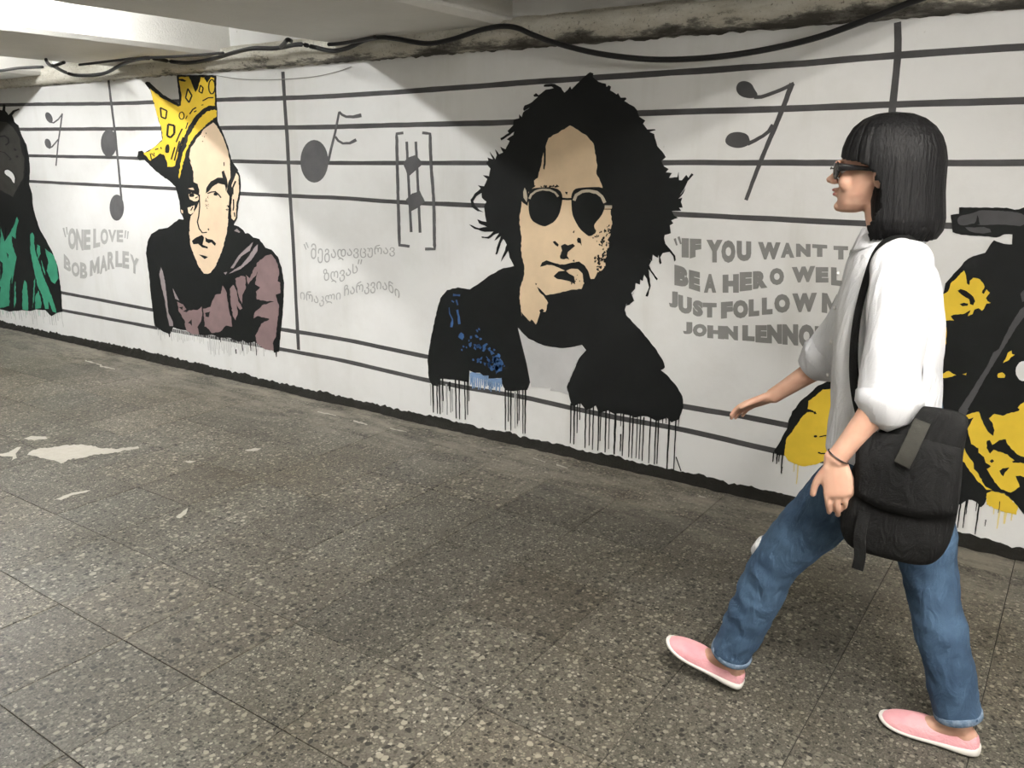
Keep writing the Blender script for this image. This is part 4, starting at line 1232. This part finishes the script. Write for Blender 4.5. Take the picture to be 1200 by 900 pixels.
M['hair'] = new_mat('black_hair', (0.0045, 0.0044, 0.0046), 0.48, 0.13)
_tc = nd(M['hair'], 'ShaderNodeTexCoord').outputs['Object']
_h = noise_tex(M['hair'], 1.0, 4, 0.6, scaled(M['hair'], _tc, (150, 150, 9)))
add_bump(M['hair'], _h.outputs[0], 0.5, 0.01)
M['bagcloth'] = cloth_mat('black_bag_cloth', (0.004, 0.004, 0.004), (0.009, 0.009, 0.0088), 6, 0.8, 0.5, (18, 18, 9))
M['bagpanel'] = cloth_mat('olive_grey_panel', (0.020, 0.0195, 0.016), (0.032, 0.031, 0.026), 9, 0.7, 0.3)
M['lens'] = new_mat('dark_lens', (0.012, 0.011, 0.012), 0.15, 0.6)
M['ripped'] = cloth_mat('pale_frayed_threads', (0.45, 0.46, 0.46), (0.70, 0.70, 0.68), 90, 0.9)
M['eye'] = new_mat('eye_white', (0.7, 0.68, 0.65), 0.2, 0.5)
M['button'] = new_mat('pearl_button', (0.75, 0.74, 0.72), 0.3, 0.5)
M['lip'] = new_mat('lip', (0.42, 0.17, 0.15), 0.45, 0.4)

YC = 2.23
V = Vector


def remeshed(name, bm, voxel, mat, smooth_it=3, parent=None):
    """melt overlapping shapes into one continuous skin"""
    bmesh.ops.recalc_face_normals(bm, faces=bm.faces)
    me = bpy.data.meshes.new('tmp')
    bm.to_mesh(me)
    bm.free()
    o = bpy.data.objects.new('tmp', me)
    COL.objects.link(o)
    md = o.modifiers.new('r', 'REMESH')
    md.mode = 'VOXEL'
    md.voxel_size = voxel
    sm = o.modifiers.new('s', 'SMOOTH')
    sm.factor = 0.5
    sm.iterations = smooth_it
    dg = bpy.context.evaluated_depsgraph_get()
    dg.update()
    out = bpy.data.meshes.new_from_object(o.evaluated_get(dg))
    bpy.data.objects.remove(o)
    bpy.data.meshes.remove(me)
    out.name = name
    out.materials.clear()
    out.materials.append(mat)
    for p in out.polygons:
        p.use_smooth = True
    return link(bpy.data.objects.new(name, out), parent)


def loft(bm, rows, seg=28, power=2.0, shear=None):
    """stack of level ovals: (z, xc, rx, ry[, yc])"""
    rings = []
    for row in rows:
        z, xc, rx, ry = row[:4]
        yc = row[4] if len(row) > 4 else YC
        ring = []
        for k in range(seg):
            a = 2 * math.pi * k / seg
            c, s = math.cos(a), math.sin(a)
            x = xc + rx * math.copysign(abs(c) ** (2 / power), c)
            y = yc + ry * math.copysign(abs(s) ** (2 / power), s)
            if shear:
                x += shear(z) * (y - YC)
            ring.append(bm.verts.new((x, y, z)))
        rings.append(ring)
    for A, B in zip(rings[:-1], rings[1:]):
        for k in range(seg):
            bm.faces.new((A[k], A[(k + 1) % seg], B[(k + 1) % seg], B[k]))
    for ring in (rings[0], rings[-1]):
        bm.faces.new(ring)
    return rings


def ball(bm, c, r, seg=14):
    r = r if isinstance(r, tuple) else (r, r, r)
    res = bmesh.ops.create_uvsphere(bm, u_segments=seg, v_segments=seg // 2 + 2, radius=1)
    for v in res['verts']:
        v.co = V((c[0] + v.co.x * r[0], c[1] + v.co.y * r[1], c[2] + v.co.z * r[2]))


def twist(z):
    return -0.30 * max(0.0, min(1.0, (z - 0.92) / 0.3))


# joints, near = her left side towards the corridor
hipN, kneeN, ankN = V((-0.345, 2.15, 0.85)), V((-0.592, 2.155, 0.475)), V((-0.712, 2.172, 0.118))
hipF, kneeF, ankF = V((-0.325, 2.305, 0.85)), V((-0.222, 2.292, 0.455)), V((-0.108, 2.282, 0.088))
shN, elN, wrN = V((-0.350, 2.065, 1.315)), V((-0.322, 1.985, 1.055)), V((-0.424, 1.945, 0.868))
shF, elF, wrF = V((-0.452, 2.395, 1.300)), V((-0.545, 2.440, 1.020)), V((-0.732, 2.440, 0.858))
heelN, dirN = V((-0.680, 2.188, 0.006)), V((-0.945, -0.10, 0.345)).normalized()
heelF, dirF = V((-0.050, 2.276, 0.001)), V((-1.0, 0.045, 0.0)).normalized()
FOOT = 0.252


def foot_frame(heel, d):
    side = V((0, 0, 1)).cross(d).normalized()
    up = d.cross(side).normalized()
    return lambda s, y, z: heel + d * s + side * y + up * z


def build_hand(bm, wrist, d, n, side, scale=1.0, curl=0.35, spread=0.06):
    """palm, four unequal bent fingers and a thumb from the side of the palm.
    d points to the fingertips, n out of the back of the hand, side towards the thumb"""
    d, n = d.normalized(), n.normalized()
    side = (side - d * side.dot(d)).normalized()
    n = (n - d * n.dot(d) - side * n.dot(side)).normalized()
    S = scale
    tube(bm, [wrist - d * 0.015 * S, wrist + d * 0.02 * S, wrist + d * 0.05 * S, wrist + d * 0.085 * S],
         [(0.024 * S, 0.018 * S), (0.031 * S, 0.0165 * S), (0.038 * S, 0.0145 * S), (0.037 * S, 0.0115 * S)], 14, side)
    for off, ln, r0 in ((0.0295, 0.070, 0.0084), (0.0100, 0.079, 0.0088), (-0.0100, 0.073, 0.0084), (-0.0295, 0.057, 0.0074)):
        base_p = wrist + d * (0.078 - abs(off) * 0.12) * S + side * off * S
        dirf = (d + side * off * spread * 40 * 0.06).normalized()
        pts = [base_p]
        cur = dirf.copy()
        for seg_l, bend in ((0.44, curl * 0.55), (0.31, curl * 0.9), (0.25, curl * 0.7)):
            cur = (Matrix.Rotation(-bend, 3, side) @ cur) if cur.cross(-n).dot(side) < 0 else (Matrix.Rotation(bend, 3, side) @ cur)
            pts.append(pts[-1] + cur * ln * seg_l * S)
        tube(bm, catmull(pts, 3), [r0 * S * (1.0 - 0.25 * i / 9) for i in range(10)], 10, side)
    tp = wrist + d * 0.022 * S + side * 0.024 * S
    td = (d * 0.72 + side * 0.62 - n * 0.25).normalized()
    t2 = (d * 0.93 + side * 0.28 - n * 0.22).normalized()
    p1 = tp + td * 0.030 * S
    p2 = p1 + (td + t2).normalized() * 0.026 * S
    p3 = p2 + t2 * 0.022 * S
    tube(bm, catmull([tp - td * 0.01 * S, tp, p1, p2, p3], 3), [(0.0125 - 0.0045 * i / 12) * S for i in range(13)], 10, side)


def build_body():
    bm = bmesh.new()
    # trunk
    loft(bm, [(0.80, -0.338, 0.07, 0.12), (0.84, -0.338, 0.098, 0.152), (0.90, -0.342, 0.100, 0.152), (0.98, -0.362, 0.085, 0.125), (1.06, -0.375, 0.085, 0.120), (1.15, -0.388, 0.100, 0.135), (1.22, -0.392, 0.098, 0.140),
              (1.28, -0.396, 0.080, 0.140), (1.32, -0.402, 0.060, 0.105), (1.35, -0.408, 0.048, 0.06), (1.37, -0.412, 0.046, 0.05)], 28, 2.2, twist)
    tube(bm, [V((-0.405, YC, 1.33)), V((-0.418, YC, 1.38)), V((-0.428, YC, 1.42)), V((-0.438, YC, 1.47))], [(0.054, 0.052), (0.048, 0.048), (0.047, 0.049), (0.046, 0.05)], 18)
    # head
    rows = [(1.424, -0.538, -0.500, 0.015), (1.431, -0.545, -0.475, 0.029), (1.446, -0.547, -0.450, 0.043), (1.470, -0.546, -0.425, 0.056), (1.500, -0.543, -0.380, 0.066), (1.530, -0.541, -0.354, 0.071),
            (1.560, -0.544, -0.345, 0.074), (1.590, -0.538, -0.350, 0.072), (1.612, -0.518, -0.370, 0.060), (1.627, -0.488, -0.400, 0.040), (1.634, -0.46, -0.425, 0.018)]
    rings = []
    seg = 28
    for z, xf, xb, hw in rows:
        xc, a = (xf + xb) / 2, (xb - xf) / 2
        ring = []
        for k in range(seg):
            t = 2 * math.pi * k / seg
            c, s = math.cos(t), math.sin(t)
            ring.append(bm.verts.new((xc + a * math.copysign(abs(c) ** 0.85, c), YC + hw * s * (1.0 - 0.12 * max(0, -c)), z)))
        rings.append(ring)
    for A, B in zip(rings[:-1], rings[1:]):
        for k in range(seg):
            bm.faces.new((A[k], A[(k + 1) % seg], B[(k + 1) % seg], B[k]))
    bm.faces.new(rings[0]); bm.faces.new(rings[-1])
    # brow, nose, lips, chin, cheeks, ears
    tube(bm, [V((-0.536, YC, 1.540)), V((-0.552, YC, 1.522)), V((-0.566, YC, 1.506)), V((-0.562, YC, 1.498))], [(0.007, 0.008), (0.008, 0.009), (0.011, 0.010), (0.010, 0.008)], 12)
    ball(bm, (-0.570, YC, 1.5035), (0.010, 0.0105, 0.009))
    for s in (-1, 1):
        ball(bm, (-0.556, YC + 0.0125 * s, 1.4985), (0.010, 0.007, 0.007))
        ball(bm, (-0.519, YC + 0.037 * s, 1.500), (0.022, 0.021, 0.026))
        ball(bm, (-0.545, YC + 0.026 * s, 1.545), (0.009, 0.024, 0.006))
        ball(bm, (-0.437, YC + 0.075 * s, 1.512), (0.016, 0.008, 0.028))
    ball(bm, (-0.550, YC, 1.4785), (0.010, 0.021, 0.0055))
    ball(bm, (-0.548, YC, 1.4675), (0.010, 0.019, 0.006))
    ball(bm, (-0.541, YC, 1.438), (0.014, 0.018, 0.013))
    # arms
    tube(bm, catmull([shN + V((0, 0.03, 0.0)), shN.lerp(elN, 0.35), elN, elN.lerp(wrN, 0.35), wrN], 4),
         [0.046, 0.046, 0.045, 0.045, 0.044, 0.043, 0.041, 0.040, 0.0375, 0.038, 0.0375, 0.036, 0.034, 0.030, 0.027, 0.0245, 0.0235], 16)
    tube(bm, catmull([shF + V((0, -0.03, 0.0)), shF.lerp(elF, 0.35), elF, elF.lerp(wrF, 0.35), wrF], 4),
         [0.046, 0.046, 0.045, 0.045, 0.044, 0.043, 0.041, 0.040, 0.0375, 0.038, 0.0375, 0.036, 0.034, 0.030, 0.027, 0.0245, 0.0235], 16)
    build_hand(bm, wrN, V((0.22, 0.02, -0.97)), V((0.25, -0.96, 0.05)), V((-0.9, -0.30, -0.2)), 0.98, 0.30)
    build_hand(bm, wrF, V((-0.86, -0.02, -0.46)), V((-0.40, 0.35, 0.80)), V((-0.2, -0.9, 0.35)), 0.95, 0.30)
    # legs and feet
    for hip, knee, ank, heel, d in ((hipN, kneeN, ankN, heelN, dirN), (hipF, kneeF, ankF, heelF, dirF)):
        tube(bm, catmull([hip, hip.lerp(knee, 0.45), knee, knee.lerp(ank, 0.35), knee.lerp(ank, 0.75), ank], 4),
             [0.080, 0.080, 0.079, 0.076, 0.073, 0.068, 0.062, 0.057, 0.053, 0.052, 0.052, 0.052, 0.051, 0.049, 0.046, 0.042, 0.038, 0.036, 0.034, 0.033, 0.0325], 16)
        fr = foot_frame(heel, d)
        tube(bm, [ank, fr(0.052, 0, 0.070), fr(0.075, 0, 0.058), fr(0.115, 0, 0.042), fr(0.165, 0, 0.029), fr(0.220, 0, 0.024)],
             [0.0325, (0.030, 0.036), (0.028, 0.033), (0.028, 0.023), (0.030, 0.015), (0.022, 0.009)], 16)
        ball(bm, fr(0.036, 0, 0.046), (0.030, 0.027, 0.030))
    return remeshed('body', bm, 0.0036, M['skin'], 2)


parts = []
body = build_body(); parts.append((body, None))
for s in (-1, 1):
    bm = bmesh.new(); ball(bm, (-0.527, YC + 0.031 * s, 1.527), 0.0125)
    parts.append((bm_obj('eye', bm, M['eye'], None, True), None))
bm = bmesh.new()
ball(bm, (-0.5545, YC, 1.4785), (0.0075, 0.019, 0.0045)); ball(bm, (-0.5525, YC, 1.4680), (0.0075, 0.017, 0.0050))
parts.append((bm_obj('lips', bm, M['lip'], None, True), None))


# hair: a chin-length bob with a fringe
def build_hair():
    rows = [(1.650, -0.440, 0.006, 0.006), (1.646, -0.440, 0.042, 0.036), (1.636, -0.440, 0.068, 0.056), (1.620, -0.439, 0.088, 0.071), (1.600, -0.437, 0.101, 0.081), (1.578, -0.436, 0.109, 0.087), (1.556, -0.434, 0.112, 0.090),
            (1.546, -0.433, 0.1125, 0.091), (1.530, -0.432, 0.112, 0.092), (1.505, -0.430, 0.111, 0.093), (1.475, -0.428, 0.111, 0.095), (1.445, -0.425, 0.112, 0.097), (1.415, -0.421, 0.112, 0.098), (1.394, -0.418, 0.108, 0.094), (1.374, -0.416, 0.094, 0.084)]
    def row_at(z):
        for a, b in zip(rows[:-1], rows[1:]):
            if z >= b[0]:
                t = (a[0] - z) / (a[0] - b[0])
                return tuple(a[i] + (b[i] - a[i]) * t for i in (1, 2, 3))
        return rows[-1][1:]

    def opening(z):
        tab = [(1.561, 0), (1.553, 30), (1.549, 50), (1.544, 66), (1.532, 77), (1.51, 86), (1.48, 90), (1.45, 90), (1.42, 83), (1.39, 74), (1.36, 68)]
        if z >= tab[0][0]:
            return -1.0
        for (za, fa), (zb, fb) in zip(tab[:-1], tab[1:]):
            if z >= zb:
                return math.radians(fa + (fb - fa) * (za - z) / (za - zb))
        return math.radians(68)
    seg, NZ = 168, 130
    zs = [1.650 - (1.650 - 1.374) * (k / NZ) ** 1.35 for k in range(NZ + 1)]
    vs, fs, keep = [], [], []
    for z in zs:
        xc, a, w = row_at(z)
        op = opening(z)
        for k in range(seg):
            ph = -math.pi + 2 * math.pi * k / seg
            cp, sp_ = math.cos(ph), math.sin(ph)
            lock = 0.0030 * noise.noise(V((cp * 9, sp_ * 9, z * 3))) + 0.0014 * noise.noise(V((cp * 30, sp_ * 30, z * 5)))
            af = a - (0.011 * cp if cp > 0 else 0.0)
            zz = z
            if z < 1.40:
                zz += 0.007 * noise.noise(V((cp * 14, sp_ * 14, 2))) - 0.012 * max(0, cp) * (1.40 - z) / 0.026
            vs.append((xc - (af + lock) * cp, YC + (w + lock) * sp_, zz))
            edge = op + 0.05 * noise.noise(V((sp_ * 3, z * 60, 1)))
            keep.append(abs(ph) >= edge)
    for r in range(NZ):
        for k in range(seg):
            i, j = r * seg + k, r * seg + (k + 1) % seg
            if keep[i] and keep[j] and keep[i + seg] and keep[j + seg]:
                fs.append((i, j, j + seg, i + seg))
    o = mesh_obj('hair', vs, fs, M['hair'], None, True)
    bm = bmesh.new()
    bm.from_mesh(o.data)
    bmesh.ops.delete(bm, geom=[v for v in bm.verts if not v.link_faces], context='VERTS')
    bm.to_mesh(o.data)
    bm.free()
    sd = o.modifiers.new('thickness', 'SOLIDIFY')
    sd.thickness = 0.012
    sd.offset = 1.0
    return o


hair = build_hair(); parts.append((hair, None))
# nape: hair falling inside the collar line
bm = bmesh.new()
loft(bm, [(1.352, -0.388, 0.050, 0.052), (1.38, -0.385, 0.066, 0.074), (1.42, -0.385, 0.078, 0.082), (1.47, -0.39, 0.08, 0.082), (1.53, -0.40, 0.085, 0.080), (1.58, -0.42, 0.088, 0.076)], 26, 2.2)
parts.append((bm_obj('nape_hair', bm, M['hair'], None, True), hair))

# shirt
bm = bmesh.new()
loft(bm, [(0.822, -0.365, 0.128, 0.186), (0.87, -0.370, 0.128, 0.182), (0.94, -0.378, 0.126, 0.172), (1.02, -0.388, 0.128, 0.164), (1.10, -0.396, 0.130, 0.160), (1.18, -0.400, 0.126, 0.162), (1.25, -0.402, 0.115, 0.166), (1.30, -0.404, 0.100, 0.162),
          (1.335, -0.408, 0.080, 0.125), (1.358, -0.412, 0.066, 0.085), (1.378, -0.416, 0.058, 0.062)], 32, 2.3, twist)
tube(bm, catmull([shN + V((-0.01, 0.06, 0.0)), shN + V((0, -0.005, -0.012)), shN.lerp(elN, 0.5) + V((-0.004, -0.006, 0)), elN + V((-0.006, 0.002, -0.025))], 4), [0.064, 0.066, 0.067, 0.068, 0.068, 0.068, 0.069, 0.069, 0.069, 0.069, 0.069, 0.069, 0.068], 20)
tube(bm, catmull([shF + V((0.01, -0.06, 0.0)), shF + V((0, 0.005, -0.012)), shF.lerp(elF, 0.5), elF + V((-0.04, 0, -0.02))], 4), [0.066, 0.068, 0.070, 0.071, 0.071, 0.072, 0.073, 0.073, 0.072, 0.071, 0.070, 0.069, 0.068], 20)
shirt = remeshed('shirt', bm, 0.006, M['shirt'], 5)
nrm = [v.normal.copy() for v in shirt.data.vertices]
for v, n_ in zip(shirt.data.vertices, nrm):   # hanging folds
    c = v.co.copy()
    k = noise.noise(V((c.x * 9 + c.z * 3, c.y * 9, c.z * 3.2))) * 0.013 + noise.noise(V((c.x * 22, c.y * 22 + c.z * 7, c.z * 9))) * 0.006
    v.co = c + n_ * k
parts.append((shirt, None))
# rolled cuffs
for e, dcuf, r in ((elN + V((-0.008, 0.002, -0.028)), (elN - shN).normalized(), 0.070), (elF + V((-0.045, 0, -0.024)), V((-0.72, 0.0, -0.69)), 0.069)):
    bm = bmesh.new()
    tube(bm, [e - dcuf * 0.022, e - dcuf * 0.012, e + dcuf * 0.012, e + dcuf * 0.022], [r - 0.004, r + 0.003, r + 0.004, r - 0.003], 24, V((0, 1, 0)))
    cf = bm_obj('cuff', bm, M['shirt'], None, True)
    for v in cf.data.vertices:
        v.co += V((0, 0, 0.008 * noise.noise(v.co * 14)))
    parts.append((cf, shirt))
# collar: a folded band round the neck, open at the front
vs, fs = [], []
seg = 40
for k in range(seg + 1):
    a = math.radians(24) + (2 * math.pi - math.radians(48)) * k / seg
    fx, fy = -math.cos(a), math.sin(a)
    drop = 0.018 * max(0, math.cos(a))
    for rr, zz in ((0.056, 1.372), (0.059, 1.400 - drop), (0.064, 1.402 - drop), (0.082, 1.362 - drop * 1.6), (0.080, 1.356 - drop * 1.6)):
        vs.append((-0.416 + fx * rr * 1.0, YC + fy * rr * 1.06, zz))
for k in range(seg):
    for q in range(4):
        i = k * 5 + q
        fs.append((i, i + 1, i + 6, i + 5))
col_ = mesh_obj('collar', vs, fs, M['shirt'], None, True)
sd = col_.modifiers.new('thickness', 'SOLIDIFY'); sd.thickness = 0.003
parts.append((col_, shirt))
for z in (1.27, 1.18, 1.09, 1.0):
    bm = bmesh.new(); ball(bm, (-0.400 - 0.128, YC, z), (0.004, 0.006, 0.006), 10)
    parts.append((bm_obj('button', bm, M['button'], None, True), shirt))

# jeans
bm = bmesh.new()
loft(bm, [(0.775, -0.335, 0.075, 0.125), (0.80, -0.335, 0.102, 0.158), (0.86, -0.338, 0.110, 0.166), (0.92, -0.345, 0.108, 0.160), (0.98, -0.358, 0.10, 0.145)], 28, 2.3)
hemN, hemF = kneeN.lerp(ankN, 0.98), kneeF.lerp(ankF, 0.97)
for hip, knee, hem in ((hipN, kneeN, hemN), (hipF, kneeF, hemF)):
    tube(bm, catmull([hip, hip.lerp(knee, 0.45), knee, knee.lerp(hem, 0.45), hem], 5),
         [0.094, 0.094, 0.093, 0.092, 0.090, 0.088, 0.084, 0.079, 0.075, 0.071, 0.069, 0.067, 0.066, 0.066, 0.066, 0.065, 0.064, 0.062, 0.061, 0.060, 0.059], 20, dome=0.08)
jeans = remeshed('jeans', bm, 0.006, M['denim'], 4)
nrm = [v.normal.copy() for v in jeans.data.vertices]
for v, n_ in zip(jeans.data.vertices, nrm):
    c = v.co.copy()
    v.co = c + n_ * (noise.noise(V((c.x * 16, c.y * 12, c.z * 20 + c.x * 10))) * 0.0055 + noise.noise(V((c.x * 34, c.y * 30, c.z * 46))) * 0.0022)
parts.append((jeans, None))
for hem, knee, ank in ((hemN, kneeN, ankN), (hemF, kneeF, ankF)):
    dd = (ank - knee).normalized()
    bm = bmesh.new()
    tube(bm, [hem - dd * 0.014, hem - dd * 0.011, hem + dd * 0.003, hem + dd * 0.007], [0.0590, 0.0615, 0.0610, 0.0575], 24, dome=0.05)
    parts.append((bm_obj('hem', bm, M['hem'], None, True), jeans))
# frayed rip over the leading knee
bm = bmesh.new()
kd = (ankN - hipN).normalized()
kn = V((kd.z, 0, -kd.x)).normalized()
if kn.x > 0:
    kn = -kn
tube(bm, [kneeN + kn * 0.058 - kd * 0.040, kneeN + kn * 0.066 - kd * 0.016, kneeN + kn * 0.066 + kd * 0.014, kneeN + kn * 0.058 + kd * 0.036], [(0.012, 0.005), (0.030, 0.010), (0.030, 0.010), (0.012, 0.005)], 14, V((0, 1, 0)))
parts.append((bm_obj('knee_rip', bm, M['ripped'], None, True), jeans))


# shoes
def shoe(heel, d):
    fr = foot_frame(heel, d)
    L = FOOT
    up_rows = [(0.00, 0.012, 0.034, 0.016), (0.025, 0.024, 0.058, 0.012), (0.08, 0.031, 0.066, 0.010), (0.18, 0.0335, 0.058, 0.010), (0.30, 0.034, 0.050, 0.010), (0.42, 0.0365, 0.054, 0.009), (0.52, 0.040, 0.058, 0.009), (0.64, 0.044, 0.055, 0.008), (0.76, 0.0445, 0.046, 0.008),
               (0.87, 0.039, 0.038, 0.009), (0.95, 0.028, 0.029, 0.010), (1.0, 0.010, 0.018, 0.012)]
    seg = 22
    bm = bmesh.new()
    rings = []
    for s, w, h, b in up_rows:
        ring = []
        for k in range(seg):
            a = 2 * math.pi * k / seg
            c, q = math.cos(a), math.sin(a)
            y = w * math.copysign(abs(c) ** 0.75, c)
            z = b + (h - b) * (max(0, q) ** 0.75)
            ring.append(bm.verts.new(fr(s * L, y, z)))
        rings.append(ring)
    for A, B in zip(rings[:-1], rings[1:]):
        for k in range(seg):
            bm.faces.new((A[k], A[(k + 1) % seg], B[(k + 1) % seg], B[k]))
    bm.faces.new(rings[0]); bm.faces.new(rings[-1])
    bmesh.ops.remove_doubles(bm, verts=bm.verts, dist=0.0003)
    up = bm_obj('shoe', bm, M['pink'], None, True)
    bm = bmesh.new()
    rings = []
    for s, w, t0, t1 in [(-0.020, 0.012, 0.004, 0.030), (0.012, 0.028, 0.001, 0.034), (0.08, 0.0365, 0.0, 0.034), (0.2, 0.039, 0.0, 0.029), (0.35, 0.039, 0.002, 0.024), (0.5, 0.0435, 0.001, 0.021), (0.66, 0.0490, 0.0, 0.019), (0.78, 0.0490, 0.0, 0.019), (0.89, 0.0430, 0.002, 0.021), (0.97, 0.030, 0.006, 0.024), (1.02, 0.010, 0.012, 0.025)]:
        ring = [bm.verts.new(fr(s * L, y, z)) for y, z in ((-w * 0.9, t0), (w * 0.9, t0), (w, (t0 + t1) / 2), (w * 0.97, t1), (-w * 0.97, t1), (-w, (t0 + t1) / 2))]
        rings.append(ring)
    for A, B in zip(rings[:-1], rings[1:]):
        for k in range(6):
            bm.faces.new((A[k], A[(k + 1) % 6], B[(k + 1) % 6], B[k]))
    bm.faces.new(rings[0]); bm.faces.new(rings[-1])
    so = bm_obj('sole', bm, M['rubber'], None, True)
    md = so.modifiers.new('round', 'SUBSURF'); md.levels = 1; md.render_levels = 1
    md = up.modifiers.new('round', 'SUBSURF'); md.levels = 1; md.render_levels = 1
    parts.append((up, None)); parts.append((so, up))


shoe(heelN, dirN)
shoe(heelF, dirF)

# sunglasses and bracelet
bm = bmesh.new()
for s in (-1, 1):
    r0 = len(bm.verts)
    ball(bm, (-0.557, YC + 0.034 * s, 1.527), (0.006, 0.028, 0.023), 20)
gl_ = bm_obj('sunglasses', bm, M['lens'], None, True)
for v in gl_.data.vertices:
    v.co.x += 6.0 * (v.co.y - YC) ** 2
parts.append((gl_, None))
for s in (-1, 1):
    bm = bmesh.new()
    tube(bm, [V((-0.540, YC + 0.060 * s, 1.534)), V((-0.525, YC + 0.073 * s, 1.534)), V((-0.49, YC + 0.078 * s, 1.533)), V((-0.435, YC + 0.083 * s, 1.528))], [(0.003, 0.011), (0.003, 0.009), (0.0025, 0.006), (0.002, 0.004)], 10)
    parts.append((bm_obj('temple_arm', bm, M['lens'], None, True), gl_))
bm = bmesh.new()
tube(bm, [V((-0.568, YC - 0.010, 1.530)), V((-0.570, YC, 1.533)), V((-0.568, YC + 0.010, 1.530))], 0.0022, 8)
parts.append((bm_obj('bridge', bm, M['lens'], None, True), gl_))
bm = bmesh.new()
bd = (wrN - elN).normalized()
wc = wrN - bd * 0.012
ref = (V((0, 1, 0)) - bd * bd.y).normalized()
oth = bd.cross(ref)
ring_pts = [wc + (ref * math.cos(2 * math.pi * k / 24) + oth * math.sin(2 * math.pi * k / 24)) * 0.0265 for k in range(25)]
tube(bm, ring_pts, 0.0016, 6, bd, caps=False)
parts.append((bm_obj('bracelet', bm, M['cable'], None, True), None))

woman = empty('person', (-0.36, 2.24, 0.0))
tag(woman, 'walking person with a black bob in white shirt, blue jeans and pink shoes', 'person')
for o, par in parts:
    o.data.transform(Matrix.Translation(-woman.location))
    o.parent = par if par is not None else woman

# ------------------------------------------------------------------ her shoulder bag
bag = empty('shoulder_bag', (-0.285, 2.0, 0.65))
tag(bag, 'black cloth shoulder bag hanging at the walking person\'s hip', 'bag')
BY = 1.992
bparts = []
bm = bmesh.new()
loft(bm, [(0.640, -0.290, 0.070, 0.022, BY), (0.650, -0.290, 0.098, 0.040, BY), (0.69, -0.288, 0.120, 0.050, BY), (0.76, -0.285, 0.124, 0.052, BY), (0.84, -0.278, 0.118, 0.049, BY), (0.91, -0.268, 0.100, 0.040, BY), (0.955, -0.252, 0.086, 0.030, BY), (0.990, -0.240, 0.074, 0.022, BY), (1.020, -0.228, 0.058, 0.014, BY)], 36, 3.0)
pouch = bm_obj('pouch', bm, M['bagcloth'], None, True)
md = pouch.modifiers.new('round', 'SUBSURF'); md.levels = 2; md.render_levels = 2
bparts.append(pouch)
# flap over the corridor side
vs, fs = [], []
for i in range(13):
    u = i / 12
    for j in range(9):
        w = j / 8
        x = -0.385 + 0.215 * u + 0.012 * w
        z = 0.955 - (0.150 + 0.03 * math.sin(math.pi * u)) * w - 0.02 * abs(u - 0.5)
        y = BY - 0.036 - 0.024 * math.sin(min(1, w * 1.4) * math.pi / 2) * (1 - (2 * u - 1) ** 4 * 0.5) + 0.003 * noise.noise(V((x * 20, 0, z * 20)))
        vs.append((x, y, z))
for i in range(12):
    for j in range(8):
        k = i * 9 + j
        fs.append((k, k + 1, k + 10, k + 9))
fl = mesh_obj('flap', vs, fs, M['bagcloth'], None, True)
sd = fl.modifiers.new('thickness', 'SOLIDIFY'); sd.thickness = 0.004
bparts.append(fl)


def ribbon(name, pts, width, normals, mat, thick=0.004):
    P = catmull([V(p) for p in pts], 6)
    N = catmull([V(n) for n in normals], 6)
    vs, fs = [], []
    for i, p in enumerate(P):
        t = (P[min(len(P) - 1, i + 1)] - P[max(0, i - 1)]).normalized()
        n = (N[i] - t * N[i].dot(t)).normalized()
        s = t.cross(n)
        for a, b in ((-1, 0), (1, 0), (1, 1), (-1, 1)):
            vs.append(tuple(p + s * a * width / 2 + n * b * thick))
    for i in range(len(P) - 1):
        k = i * 4
        for q in range(4):
            fs.append((k + q, k + (q + 1) % 4, k + 4 + (q + 1) % 4, k + 4 + q))
    m = len(P) * 4
    fs += [(0, 1, 2, 3), (m - 4, m - 3, m - 2, m - 1)]
    return mesh_obj(name, vs, fs, mat, None, False)


bparts.append(ribbon('strap', [(-0.350, BY - 0.03, 0.93), (-0.388, 1.995, 0.985), (-0.418, 2.025, 1.06), (-0.432, 2.055, 1.16), (-0.428, 2.080, 1.26), (-0.412, 2.112, 1.348), (-0.375, 2.128, 1.376), (-0.335, 2.124, 1.352), (-0.305, 2.100, 1.265), (-0.298, 2.078, 1.16), (-0.290, 2.050, 1.06), (-0.272, BY, 0.965)],
                     0.034, [(-0.3, -0.9, 0.2), (-0.5, -0.8, 0.2), (-0.75, -0.7, 0.1), (-0.8, -0.6, 0.1), (-0.8, -0.5, 0.3), (-0.5, -0.3, 0.8), (0, -0.2, 1), (0.5, -0.3, 0.8), (0.85, -0.4, 0.4), (0.9, -0.45, 0.1), (0.8, -0.6, 0.1), (0.5, -0.8, 0.1)], M['bagcloth']))
bparts.append(ribbon('strap_tail', [(-0.345, BY - 0.055, 0.76), (-0.348, BY - 0.060, 0.70), (-0.343, BY - 0.057, 0.65), (-0.346, BY - 0.052, 0.612)], 0.026, [(0, -1, 0)] * 4, M['bagcloth']))
bparts.append(ribbon('side_panel', [(-0.252, BY - 0.034, 0.992), (-0.260, BY - 0.048, 0.960), (-0.270, BY - 0.064, 0.920), (-0.278, BY - 0.066, 0.895)], 0.034, [(0, -1, 0.2)] * 4, M['bagpanel']))
for o in bparts:
    o.data.transform(Matrix.Translation(-bag.location))
    o.parent = bag
